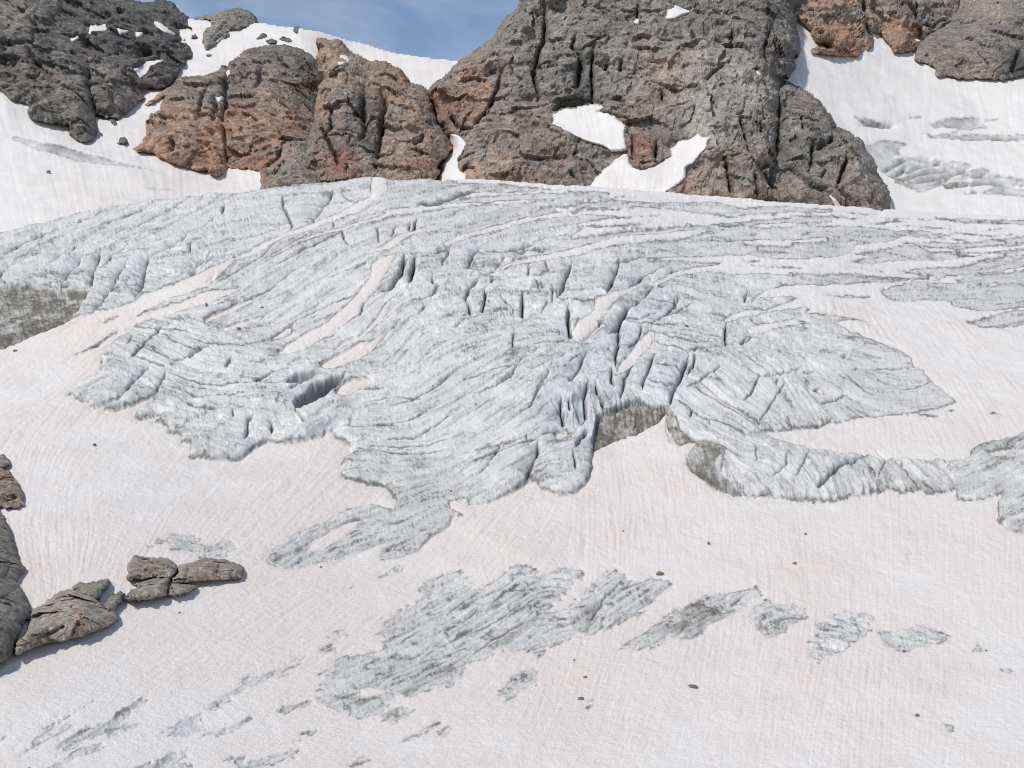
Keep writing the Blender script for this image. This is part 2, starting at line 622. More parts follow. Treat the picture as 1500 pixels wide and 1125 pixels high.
# -- snow over the crest and the right-hand snowfield
snow(J(PH('1215,240'), cD('1500,165 1495,600 1490,680 1180,680 1050,720 940,790 1000,770 1150,760 1300,770 1400,800 1300,830 1450,840 1250,880 1300,910 1400,930'),
       cE('60,880 250,960 300,1000'), M3('790,345 950,410 1005,440 1015,480 1060,500 1100,550 1170,600 1210,635 1300,660 1500,700'), PH('2300,600 2300,240')))
snow(J(PH('668,240'), cC('330,45 700,72 1000,95 1250,108 1390,120'), cD('-60,105 200,115 330,122 550,112 750,127 900,150 1100,148 1500,160'), PH('1240,306 1240,240')), w=1.0)
snow(cD('-420,160 0,150 330,160 540,190 700,210 830,225 1000,200 1200,190 1500,190 1500,206 1050,232 900,243 770,250 650,265 480,282 330,292 200,302 0,325 -300,350 -200,300 0,290 150,280 280,255 150,262 0,270 -250,290 -250,270 0,225 120,222 350,208 330,200 150,212 0,205 -300,205'), w=1.0)
snow(cC('230,470 400,400 600,350 800,300 1000,265 1300,240 1500,215 1500,245 1200,275 900,305 650,365 420,420 250,490'), w=1.0)
snow(cC('0,228 230,198 450,187 700,177 900,182 1100,167 1390,152 1500,165 1390,178 900,195 600,197 300,212 0,240 -260,262 -270,250'), w=.8)
snow(cC('320,163 450,128 700,123 900,103 1300,98 1300,108 900,117 700,135 450,145'), w=.8)
snow(J(cC('540,690 600,645 720,600 1000,530 1300,455'), cD('0,355 300,335 550,310 800,290 900,280 1050,270 1500,255 1500,272 1350,287 1000,297 890,303 700,323 560,338 450,362 250,382 0,402'),
       cC('1200,522 950,577 780,603 650,640 560,690')), 'snow_ribbon', 'long white snow ribbon slanting across the upper glacier above the crevassed centre', w=1.0)
snow(cD('870,390 1000,370 1300,375 1500,365 1500,385 1200,410 900,405'), w=1.0)
snow(cD('200,510 500,495 750,485 930,480 1000,500 1100,512 1200,517 1400,500 1520,495 1520,602 1200,607 900,612 780,600 600,600 480,612 400,640 260,700 180,740 250,690 300,660 450,590 590,565 700,545 760,520 500,515'),
     'snow_band', 'broad white snow band crossing the upper glacier right of the crevassed centre', w=1.0)
snow(cB('1500,212 1250,258 1200,288 1000,345 850,388 650,450 450,550 455,557 650,462 850,402 1000,362 1200,305 1260,275 1500,235'), w=.8)
snow(cB('1510,365 1420,385 1330,420 1200,500 1100,520 1110,540 1250,522 1380,432 1500,378'), w=.8)
snow(J(cB('1310,540 1200,570 1150,610 1140,690 1080,770 1020,850 900,960 830,1020 700,1080 630,1125'), cG('250,95 170,165 250,155 360,130 430,85 560,30'), cB('900,1060 960,1020 1040,960 1090,870 1180,780 1230,680 1310,550')),
     'snow_strip', 'long pinkish snow strip running down the ice left of the dark blue crack', w=1.0)
snow(J(cB('1390,752 1300,832 1230,902 1180,982 1120,1052 1040,1122'), cG('700,55 600,110 560,140 580,142 720,80'), cB('1060,1125 1150,1062 1215,1000 1275,872 1392,772')), w=.6)
snow(cG('460,255 530,210 640,150 740,100 800,100 880,40 920,10 900,50 860,100 830,140 760,190 700,230 600,265 520,285'),
     'snow_patch', 'pink snow patch on the ice above the two large open crevasses', w=1.0)
snow(cG('570,445 620,380 680,355 780,345 810,370 770,400 700,435 640,455'), 'snow_patch', 'small oval snow patch at the right end of the large open crevasse', w=.8)
snow(cB('480,1100 600,1038 590,1075 460,1128'), w=.6)
snow(cB('0,1000 200,908 330,848 310,875 150,962 0,1028'), w=.6)
snow(cB('90,1065 400,963 380,985 150,1068'), w=.6)
snow(cL('275,385 310,330 360,290 430,240 430,170 560,120 640,100 760,50 820,30 740,80 600,150 550,200 510,240 490,280 430,320 500,350 420,410 300,460 280,430'),
     'snow_patch', 'pinkish snow patch in the hollow above the blue icefall ribs', w=1.0)
snow(cL('570,690 600,620 680,530 740,450 810,395 840,410 835,450 800,500 740,550 700,610 650,650'), 'snow_patch', 'narrow slanting snow patch wedged between the blue ice ribs', w=.7)
snow(cH('615,740 640,720 700,715 710,735 650,775 625,765'), 'snow_patch', 'tiny white oval snow patch below the tall ice hollows', w=.5)
snow(cK('365,775 400,735 530,640 620,600 710,580 680,630 600,690 500,735 430,770'), 'snow_patch', 'long lens of snow inside the grey lower left ice tongue', w=.8)
snow(cD('750,930 820,885 900,865 1050,860 1180,810 1300,790 1500,800 1500,860 1300,832 1150,852 1040,872 880,905 780,940'), w=.8)
snow(cD('920,1010 940,970 1050,950 1200,930 1300,910 1350,940 1180,960 1050,1000 930,1020'), w=.8)
snow(cJ('1250,770 1300,755 1430,735 1440,745 1350,780 1280,785'), w=.6)
# -- bare ice showing in the right-hand snowfield
ice(cE('510,725 640,680 750,660 900,665 1050,685 1190,692 1500,692 1900,695 2600,720 2600,870 1900,850 1500,842 1280,865 1140,855 1010,825 1000,795 800,785 700,800 600,790 530,760'),
    'bare_ice_patch', 'largest dark grey ice patch in the snow at the right edge of the glacier')
ice(cE('1100,940 1180,915 1290,890 1380,870 1500,856 1900,860 2500,900 2500,990 1900,970 1500,965 1420,980 1220,975 1110,955'), 'bare_ice_patch', 'lowest grey ice patch on the right, tapering to a point in the snow')
ice(cE('1020,640 1100,620 1250,606 1380,597 1500,590 1900,575 2400,590 2400,690 1900,685 1390,686 1190,678 1090,665 1040,650'), 'bare_ice_patch', 'pale grey smooth ice patch just above the largest dark one on the right')
ice(cE('610,575 720,575 800,560 1000,555 1140,530 1270,492 1330,482 1500,470 1900,470 2400,480 2400,560 1900,560 1500,576 1370,590 1250,600 1100,612 920,635 860,610 720,590 650,585'), 'bare_ice_patch', 'long grey ice band on the upper right, fading out at the photo edge')
ice(cE('310,470 420,450 640,430 780,430 860,460 1000,455 1100,480 1270,485 1130,495 900,515 780,515 640,515 560,520 470,540 380,530 300,515 420,495 510,490 440,480'), 'bare_ice_patch', 'streaky grey ice patch in the middle of the right snow bands')
ice(cE('-100,275 0,275 200,280 450,280 640,310 850,320 1020,345 900,360 660,350 630,375 560,395 430,400 350,410 330,440 270,480 70,500 0,480 -100,470 -100,390 0,390 150,380 290,362 150,362 0,364 -100,370'), 'bare_ice_patch', 'broad folded grey ice patch below the buttress foot')
ice(cE('660,400 760,385 900,385 1090,400 1330,385 1290,420 1190,435 1050,440 850,435 760,420'))
ice(cE('-450,620 -250,620 0,605 200,600 400,610 600,630 850,620 860,640 650,660 430,670 390,685 200,675 0,670 -150,690 -300,680'), 'bare_ice_patch', 'bluish grey ice strip below the broad white snow band')
ice(cE('-100,165 0,166 230,180 200,186 0,180 -100,178'))
ice(cE('-100,207 0,209 250,214 420,228 300,232 0,225 -100,222'))
ice(cE('560,226 900,234 1500,244 1900,255 1900,262 1500,256 900,244 600,236'), w=.8)
ice(cE('980,252 1200,256 1500,262 1900,275 1900,290 1500,276 1250,272 1050,264'), w=.8)
ice(cE('250,180 400,192 560,204 430,204 300,195'), w=.7)
ice(cE('420,252 640,250 700,258 500,268'), w=.7)
ice(cE('130,750 280,745 480,760 420,772 250,765'), w=.8)
ice(cE('-20,870 150,890 330,915 460,935 400,940 300,930 150,945 50,950 -80,930'), w=1.2)
# -- bare patches in the lower snow
ice(J(cN('340,270 400,230 480,200 550,160 650,175 670,205 730,220 740,265 830,240 900,190 960,140 1030,110 1100,120 1160,160 1260,150 1400,120 1470,165 1470,210 1400,250 1350,300 1320,360 1210,430 1190,455 1300,440'),
      cO('0,420 150,360 180,280 260,220 300,170 370,150 440,170 460,210 520,220 650,205 740,215 780,235 740,285 650,340 580,410 470,490 330,550 200,595 110,605 0,650'),
      cN('1330,650 1150,690 1000,715 880,700 820,760 700,790 650,830 640,880 570,955 470,940 370,980 300,1020 220,1000'),
      cQ('900,590 880,620 840,660 740,680 690,680 600,665 500,620 400,590 390,550 440,510 400,490 440,440 480,400 410,400 490,330 560,290 700,260 850,230 870,140 820,130 860,60 840,10'), cN('160,450 270,400 380,320')),
    'bare_ice_patch', 'largest grey ice patch in the lower snow, streaked and ragged', 2.6)
snow(cQ('690,500 760,480 830,495 900,500 860,530 780,545 720,530'), w=1.5)
ice(cO('380,695 480,640 600,570 660,530 720,480 820,420 890,370 960,330 1080,310 1200,305 1320,285 1385,300 1370,350 1300,400 1210,440 1130,480 1060,520 1000,560 930,610 840,620 740,630 620,680 540,705 440,700'),
    'bare_ice_patch', 'slim grey ice lens with a dark dirty middle, right of the largest lower patch', 1.6)
ice(B3('290,450 330,400 370,380 440,395 500,385 510,420 550,415 530,460 470,500 410,545 370,535 310,490'), 'bare_ice_patch', 'small pale diamond ice patch with dark lower edge, between slim lens and lumpy patch', 1.6)
ice(B3('550,570 590,580 590,490 640,465 690,430 760,425 850,445 840,490 800,545 740,570 700,600 630,630 600,655 560,620'), 'bare_ice_patch', 'pale lumpy ice patch in the lower right snow')
ice(B3('865,505 940,510 1000,500 1060,490 1110,510 1170,540 1100,580 1030,580 980,605 930,590 880,570'), 'bare_ice_patch', 'flat grey ice patch just right of the pale lumpy one')
ice(cN('890,1010 940,940 980,880 1050,840 1110,830 1190,860 1150,930 1080,960 1030,1000 980,1040'), 'bare_ice_patch', 'isolated oval grey ice patch below the largest lower patch')
ice(cN('70,205 130,150 200,105 245,110 230,160 150,190'), 'bare_ice_patch', 'small grey ice oval just below the lower ice tongue', 1.2)
ice(cQ('830,670 900,630 1000,615 1070,630 1030,680 930,715 860,700'), 'bare_ice_patch', 'smooth grey ice oval touching the bottom of the largest lower patch', 1.0)
ice(cQ('980,870 1000,820 1080,790 1180,730 1230,720 1150,780 1060,830'), 'bare_ice_patch', 'thin pale ice sliver with a dirty lower tip near the bottom centre', 1.2)
ice(J(B1('890,840 960,810 1050,750 1080,720 1200,690 1290,670'), cQ('150,350 230,330 330,260 320,280 250,350 130,420 0,465'), B1('1100,760 1020,810 940,855')), 'bare_ice_patch', 'long slanting pale ice band in the lower left snow', 1.6)
ice(cQ('395,225 460,200 545,205 530,250 480,240'), w=1.4)
ice(cQ('470,155 530,100 600,80 560,120 640,125 560,150'), w=1.4)
ice(B1('720,960 780,910 800,890 870,870 900,900 900,940 1000,925 1080,900 1130,890 1060,940 960,960 860,968 780,965'), 'bare_ice_patch', 'pale ragged ice patch near the bottom, below the long slanting band')
ice(cX('210,920 300,840 380,770 500,740 420,780 540,790 440,850 330,900 230,930'), 'bare_ice_patch', 'ragged greenish ice patch farthest left in the lower snow')
ice(cX('350,960 380,930 450,880 600,830 700,790 780,760 800,730 860,680 940,630 1020,645 960,710 900,750 980,790 900,840 800,880 700,890 620,910 450,980'), 'bare_ice_patch', 'large ragged grey ice patch in the lower left snow', 3.0)
ice(cX('480,720 560,670 640,640 650,655 570,690'), w=1.4)
ice(cX('520,980 580,940 700,930 720,950 640,990 540,1010'), w=2)
ice(cX('130,1020 190,970 250,960 200,1000'), w=1.4)
ice(cX('290,1120 400,1060 500,1000 560,980 480,1060 420,1120'), w=2)
ice(cX('860,1150 950,1090 1080,1050 1180,990 1300,960 1280,1000 1220,1060 1330,1080 1390,1150'), 'bare_ice_patch', 'pale greenish ice patch at the bottom edge, left of centre')
ice(cX('-60,925 50,890 0,880 -60,890'), w=1.4)
ice(B1('980,1075 1000,1050 1070,1060 1100,1075 1200,1050 1330,1030 1290,1065 1180,1090 1110,1130 1050,1110 1030,1080'), 'bare_ice_patch', 'flat greenish ice patch at the bottom edge nearest the centre')
ice(cQ('620,1030 700,970 760,980 700,1020'), w=1.4)
ice(cQ('130,860 280,830 300,840 180,870'), w=1.6)
ice(cQ('270,800 400,765 380,790'), w=1.6)
ice(cQ('1220,790 1340,760 1300,800 1260,830'), w=1.6)
ice(cQ('120,650 170,610 240,600 400,585 420,610 250,630 180,660'), w=2.4)
ice(FB('340,310 380,260 490,190 570,190 620,140 690,135 780,150 850,140 890,180 900,240 970,250 1080,240 1110,200 1210,190 1300,270 1250,300 1200,320 1150,370 1080,390 940,390 900,380 930,340 870,325 810,330 800,295 700,280 590,295 620,240 560,205 490,240 420,290'),
    'bare_ice_patch', 'ragged grey ice patch just above the pair of snow-bound boulders', 1.0)
ice(cJ('760,490 930,498 880,518 800,510'), w=.9)
ice(cJ('960,470 1045,460 1000,480'), w=.7)
ice(cJ('1240,492 1350,485 1280,505'), w=.7)
ice(cF('40,300 200,215 300,150 400,92 380,120 280,190 230,228'), w=.7)
ice(cF('260,65 310,25 400,-5 370,30 300,60'), w=.7)
ice(B3('1400,695 1430,677 1462,680 1440,700 1410,710'), w=.7)
ice(B3('1280,590 1300,575 1325,590 1310,608'), w=.7)
ice(B3('1155,925 1180,920 1195,945 1170,960'), w=.7)
ice(B2('860,600 900,595 895,625 870,630'), w=1.2)
ice(B2('20,320 70,322 40,335'), w=.8)
ice(B2('1060,835 1100,810 1130,822 1080,840'), w=.8)

wa = perlin(np.c_[U.ravel() / 26, V.ravel() / 17, np.zeros(U.size) + 3.1]).reshape(U.shape)
wb = perlin(np.c_[U.ravel() / 26, V.ravel() / 17, np.zeros(U.size) + 9.7]).reshape(U.shape)
wc = perlin(np.c_[U.ravel() / 7, V.ravel() / 5, np.zeros(U.size) + 1.2]).reshape(U.shape)
wd = perlin(np.c_[U.ravel() / 7, V.ravel() / 5, np.zeros(U.size) + 6.4]).reshape(U.shape)
WU, WV = 0.6 * wa + 0.9 * wc, 0.6 * wb + 0.9 * wd
# ---- flow directions (degrees in the photo, minus = rising to the right)
ANG_ICE = [(30, 370, -22), (120, 335, -25), (220, 310, -27), (300, 300, -28), (60, 430, 3), (150, 440, -3), (230, 400, -8), (330, 360, -10), (400, 310, -4), (470, 300, 0),
           (360, 420, -30), (420, 360, -28), (480, 400, -30), (430, 440, -30), (540, 330, -25), (520, 290, -12), (560, 440, -40), (600, 300, -12), (700, 310, -14), (800, 300, -10),
           (900, 310, -5), (1000, 330, -3), (1100, 350, 0), (1250, 340, 3), (1400, 360, 3), (1450, 420, -8), (1350, 430, 2), (640, 400, -2), (740, 400, -5), (840, 400, -8),
           (640, 460, -8), (740, 450, 2), (820, 460, 0), (700, 500, -20), (600, 500, -50), (170, 520, 25), (220, 490, 18), (270, 520, 20), (150, 570, -25), (220, 580, 25),
           (320, 510, 10), (280, 600, 22), (330, 580, 8), (400, 570, 2), (350, 630, 5), (300, 650, 10), (420, 610, 0), (460, 620, -40), (520, 560, 0), (560, 580, -8), (540, 630, 2),
           (640, 570, -35), (620, 620, -15), (700, 560, -38), (680, 610, -32), (760, 560, -36), (790, 600, -38), (720, 650, -30), (560, 670, 3), (620, 670, -8), (690, 690, -28),
           (780, 670, -32), (820, 690, -5), (830, 540, -15), (900, 540, -8), (880, 580, 80), (860, 590, 80), (960, 480, 10), (950, 520, 8), (960, 570, 6), (1010, 460, 12), (1010, 510, 10),
           (1000, 560, 35), (1040, 590, 38), (1020, 620, 38), (1080, 570, 40), (1100, 620, 35), (1150, 560, 62), (1180, 600, 55), (1230, 580, 30), (1280, 560, 12), (1330, 600, -8),
           (1150, 510, 15), (1230, 500, 12), (1060, 640, 22), (1100, 660, 20), (1120, 690, 30), (1180, 690, 55), (1250, 700, 62), (1300, 690, 55), (1360, 690, 40), (1450, 680, -25),
           (450, 790, -28), (560, 760, -15), (620, 770, -30), (640, 730, -20), (700, 850, -33), (760, 880, -34), (650, 930, -28), (600, 990, -25), (830, 870, 5), (880, 890, -40),
           (1000, 900, -30), (1100, 895, -20), (1250, 920, 10), (150, 1070, -30), (350, 1050, -28), (920, 630, -35), (940, 600, 75), (1050, 690, 75), (60, 470, -20)]
ANG_SNOW = [(0, 560, -30), (120, 640, -52), (60, 720, -75), (120, 760, 85), (170, 780, -62), (30, 800, 80), (300, 720, -50), (420, 700, -48), (250, 930, -33), (80, 980, -30),
            (400, 900, -32), (500, 880, -33), (150, 1080, -30), (600, 1080, -35), (750, 790, -50), (900, 760, 88), (1100, 780, 86), (1300, 800, 88), (1450, 850, 90), (900, 1000, -70),
            (1100, 1000, -80), (1300, 1050, -85), (1250, 660, 85), (1400, 560, 60), (1400, 500, 45), (1000, 310, 85), (1300, 330, 85), (520, 500, -40), (200, 460, -28), (950, 690, 80)]


def angfield(ctrl, turn):
    Us, Vs = U[::6, ::6], V[::6, ::6]
    c = [(a, b, math.cos(2 * math.radians(g - turn)), math.sin(2 * math.radians(g - turn))) for a, b, g in ctrl]
    r = idw(Us, Vs, c, 4.0)
    return math.radians(turn) + 0.5 * np.arctan2(enlarge(blur(r[..., 1], 2), (HH, WW), 6), enlarge(blur(r[..., 0], 2), (HH, WW), 6))


ang_i = angfield(ANG_ICE, 20) + 0.16 * wa
ang_s = angfield(ANG_SNOW, -80) + 0.10 * wa
rg = np.random.default_rng(3)
w0 = rg.normal(size=U.shape).astype(f32)
w1 = rg.normal(size=U.shape).astype(f32)
L_fine = lic(w0, ang_i, 10)
L_mid = lic(blur(w1, 1), ang_i, 26)
L_big = lic(blur(rg.normal(size=U.shape).astype(f32), 10), ang_i, 34)
S_fine = lic(w1, ang_s, 5)
S_mid = lic(blur(w0, 2), ang_s, 14)
T_a = lic(blur(rg.normal(size=U.shape).astype(f32), 3), ang_i, 56)          # layer edges: thin long lines where these cross zero
T_b = lic(blur(rg.normal(size=U.shape).astype(f32), 1), ang_i + 0.12 * wb, 16)
T_c = lic(blur(rg.normal(size=U.shape).astype(f32), 2), ang_i + math.pi / 2 + 0.5 * wb, 9)     # short cross cracks
print('flow', round(time.time() - T0, 1))

R_st = lic(blur(rg.normal(size=U.shape).astype(f32), 1), ang_i + 0.2 * wb, 7)
is_ice = np.zeros(U.shape, bool)
owner = np.full(U.shape, -1, np.int32)
for n, (kd, poly, nm, lb, w) in enumerate(PAINT):
    low = kd == 'ice' and 770 < poly[:, 1].mean() and poly[:, 1].min() > 740
    if low:                                              # thin patches: ragged along the flow, crumbs of snow on them, flecks of ice round them
        x0_, y0_ = poly.min(0) - 16
        x1_, y1_ = poly.max(0) + 16
        ry = np.nonzero((vs >= y0_) & (vs <= y1_))[0]
        rx = np.nonzero((us >= x0_) & (us <= x1_))[0]
        sl = (slice(ry[0], ry[-1] + 1), slice(rx[0], rx[-1] + 1))
        m0 = inpoly(U[sl] + WU[sl] * w, V[sl] + WV[sl] * w, poly)
        d0 = (edt(m0, 9) - edt(~m0, 9)) * STEP
        m = np.zeros(U.shape, bool)
        m[sl] = (d0 + 2.3 * R_st[sl] * np.where(d0 > 0, 1.0, 0.8) + 0.8 * wc[sl] + 0.3 > 0) & (d0 > -9)
    else:
        m = inpoly(U + WU * w, V + WV * w, poly)
    is_ice[m] = kd == 'ice'
    owner[m] = n
# long thin streaks of bare ice on the snowy right shoulder
zone = inpoly(U, V, PH('700,268 860,280 1000,296 1300,312 1600,330 1600,480 1480,462 1330,420 1240,405 1100,395 960,350 800,300'))
stk = zone & ~is_ice & (T_a + 0.5 * T_b > 1.05)
is_ice |= stk
owner[stk] = -1
sd = np.where(is_ice, edt(is_ice), -edt(~is_ice)) * STEP           # photo pixels, + inside the ice
sd = blur(sd)
lowz = smooth(V, 745, 790)                                # down here the snow thins out gradually over the ice
icem = smooth(sd, -1.0, 1.0) * (1 - lowz) + lowz * smooth(sd + 1.5 * R_st, -2.2, 5.5)
print('masks', round(time.time() - T0, 1))

scl = np.clip(Yb / 330.0, 0.4, 1.6)                           # relief grows with the size of a photo pixel
n_big = fbm(pw / np.array([26, 40, 26]), 3).reshape(U.shape)
n_mid = fbm(pw / np.array([7, 11, 7]) + 31, 4, 0.55).reshape(U.shape)
n_sm = fbm(pw / np.array([1.6, 2.6, 1.6]) + 57, 3, 0.6).reshape(U.shape)
chunk = facets((pw / np.array([5.0, 9.0, 3.5]) + 0.25 * np.stack([n_mid.ravel()] * 3, 1)).astype(f32), 0.5, 3).reshape(U.shape)
chunk2 = facets((pw / np.array([1.8, 3.4, 1.2]) + 0.25 * np.stack([n_sm.ravel()] * 3, 1)).astype(f32), 0.5, 8).reshape(U.shape)

# ---- how thick the ice stands over the snow at its edge; how broken it is; how dirty; how blue
CT = [(u_, v_, *r_) for u_, v_, *r_ in [
    # u, v, edge height m, brokenness, dirt, blue
    (100, 380, 0, .5, .26, .1), (200, 340, 0, .4, .22, .1), (310, 380, 0, .8, .24, .25), (60, 455, .5, .6, .45, 0), (190, 420, .3, .5, .16, .35), (420, 330, 0, .5, .26, .05),
    (450, 290, 0, .4, .26, .05), (600, 290, -.1, .4, .34, 0), (700, 300, -.1, .4, .34, 0), (900, 300, -.15, .4, .36, 0), (1000, 345, -.15, .5, .26, .2), (1100, 335, -.2, .4, .38, 0),
    (1250, 350, -.2, .5, .46, 0), (1330, 400, -.25, .5, .46, 0), (1420, 425, -.3, .5, .52, .05), (1450, 470, -.3, .4, .48, 0), (420, 400, .1, .35, .24, .05), (480, 440, .1, .35, .2, .05),
    (250, 520, .9, .5, .12, .12), (150, 580, 1.0, .5, .26, .05), (330, 600, 1.2, .7, .12, .12), (300, 650, 1.3, .8, .2, .05), (430, 620, 1.2, .8, .22, .05), (480, 600, .8, .8, .3, .1),
    (560, 480, .2, .5, .14, .12), (560, 600, .7, .35, .16, .05), (570, 680, .7, .35, .2, .05), (630, 720, .4, .5, .42, 0), (600, 770, .15, .4, .48, 0), (450, 790, .15, .35, .3, .05),
    (640, 430, .2, .8, .16, .15), (740, 430, .2, .9, .18, .15), (830, 430, .2, .9, .22, .1), (880, 400, .1, .7, .3, .05), (700, 540, .5, .4, .14, .08), (700, 640, .8, .35, .18, .03),
    (780, 680, 1.2, .5, .24, .03), (840, 700, 1.3, .5, .34, .03), (860, 590, .8, .7, .14, .4), (880, 500, .4, .9, .1, .55), (940, 470, .3, .7, .1, .35), (960, 570, .8, .8, .1, .35),
    (920, 620, .8, .5, .4, 0), (1010, 460, .2, .6, .14, .15), (1010, 530, .4, .7, .12, .3), (1060, 430, .2, .5, .16, .15), (1050, 560, .8, .3, .14, .08), (1110, 600, .7, .4, .2, .05),
    (1120, 510, .3, .8, .2, .12), (1200, 580, .4, .5, .3, .03), (1280, 600, .3, .35, .4, 0), (1310, 510, .2, .3, .14, .05), (1300, 560, .2, .35, .44, 0), (1200, 490, .1, .5, .28, .05),
    (1070, 650, 1.0, .4, .18, .05), (1120, 690, 1.4, .8, .28, .03), (1200, 690, 1.3, .9, .28, .08), (1300, 690, 1.0, .8, .28, .05), (1420, 690, .7, .7, .36, 0), (1480, 750, .8, .6, .4, 0),
    (700, 880, -.12, .5, .24, .05), (760, 850, -.12, .4, .24, .05), (620, 990, -.15, .5, .36, .1), (780, 900, .1, .5, .4, 0), (880, 880, .2, .5, .36, 0), (930, 880, .2, .5, .34, 0),
    (1010, 905, .2, .5, .52, 0), (1100, 890, .15, .5, .3, .05), (1130, 900, .2, .6, .28, .03), (1240, 915, .1, .8, .16, .08), (1330, 930, -.1, .6, .26, .1), (760, 1000, -.15, .4, .36, 0),
    (350, 1040, -.2, .3, .26, .25), (150, 1070, -.2, .4, .30, .25), (260, 1110, -.2, .3, .28, .28), (260, 800, -.1, .5, .34, 0), (580, 835, -.1, .3, .34, 0)]]
cf = idw(U[::6, ::6], V[::6, ::6], CT, 3.5)
cf = np.stack([enlarge(blur(cf[..., k], 2), (HH, WW), 6) for k in range(4)], -1)
edge_h, broken, dirt0, blue0 = (cf[..., k] for k in range(4))

H = np.zeros(U.shape)
ins = np.clip(blur(sd, 3), 0, None)
outs = np.clip(-sd, 0, None)
# ice body
h_ice = edge_h * (0.75 * (1 - np.exp(-ins / 2.2)) + 0.75 * (1 - np.exp(-ins / 12.0)))
h_ice += scl * (0.11 * L_big * (0.5 + broken) + 0.05 * L_mid + 0.02 * L_fine + 0.16 * np.tanh(4 * T_a) + 0.05 * np.tanh(3 * T_b))
h_ice += scl * (0.38 * n_big + (0.09 + 0.18 * broken) * n_mid + 0.07 * n_sm + broken ** 2 * (0.62 * chunk + 0.26 * chunk2))
h_snow = scl * (0.35 * n_big + 0.17 * n_mid + 0.085 * n_sm + 0.030 * S_mid * (1 + 1.2 * n_big) + 0.016 * S_fine)
# snow lying on ice has a low rounded edge; the moat where snow meets thick ice
h_snow += (0.30 - 0.22 * smooth(V, 740, 800)) * (1 - np.exp(-outs / 4.0)) * (1 - 0.7 * smooth(edge_h, 0.0, 0.7)) - 0.25 * np.clip(edge_h, 0, 1) * np.exp(-outs / 3.0)
H = h_snow * (1 - icem) + h_ice * icem
dirt_shade = dirt0 + 0.16 * n_mid + 0.12 * n_big + 0.10 * n_sm
patch = smooth(n_mid + 0.7 * n_big + 0.4 * wa, -0.55, 0.75)
dirt_shade = 0.38 * dirt_shade + 0.05 * np.clip(-L_mid - 0.3, 0, 2.5) + 0.03 * np.clip(-L_fine, 0, 2.5) + 0.05 * np.clip(-L_big, 0, 2.5)
dirt_shade = dirt_shade + 0.74 * np.exp(-(T_a / 0.16) ** 2) * (0.40 + 0.60 * patch) + 0.38 * np.exp(-(T_b / 0.22) ** 2) * (0.12 + 0.85 * np.roll(patch, 40, 1))
dirt_shade = dirt_shade + 0.30 * np.exp(-(T_c / 0.10) ** 2) * broken * smooth(np.roll(n_mid, 55, 0) + wb, 0.2, 0.9)
rim = np.exp(-((sd - 0.9) / 1.4) ** 2) * smooth(wc + 0.5 * wa, -0.8, 0.5)
dirt_shade = dirt_shade + 0.85 * rim + 0.42 * np.exp(-ins / 11.0) * smooth(edge_h, 0.1, 0.6) * smooth(n_mid + 0.6 * n_sm + 0.5 * wb, -0.5, 0.7)
dirt_shade = dirt_shade + lowz * (0.02 + 0.50 * smooth(n_sm + 0.8 * wd, 0.40, 0.95) + 0.40 * rim + 0.42 * smooth(-R_st, 0.7, 2.0))          # grit
blue = 0.6 * blue0 + 0.10 * n_mid
wall = np.zeros(U.shape)
W_st = lic(blur(w1, 1), np.full(U.shape, math.radians(78)) + 0.3 * wa, 8)
soot = 0.25 * np.exp(-((sd + 1.5) / 1.5) ** 2) * smooth(wc, -0.2, 0.8)

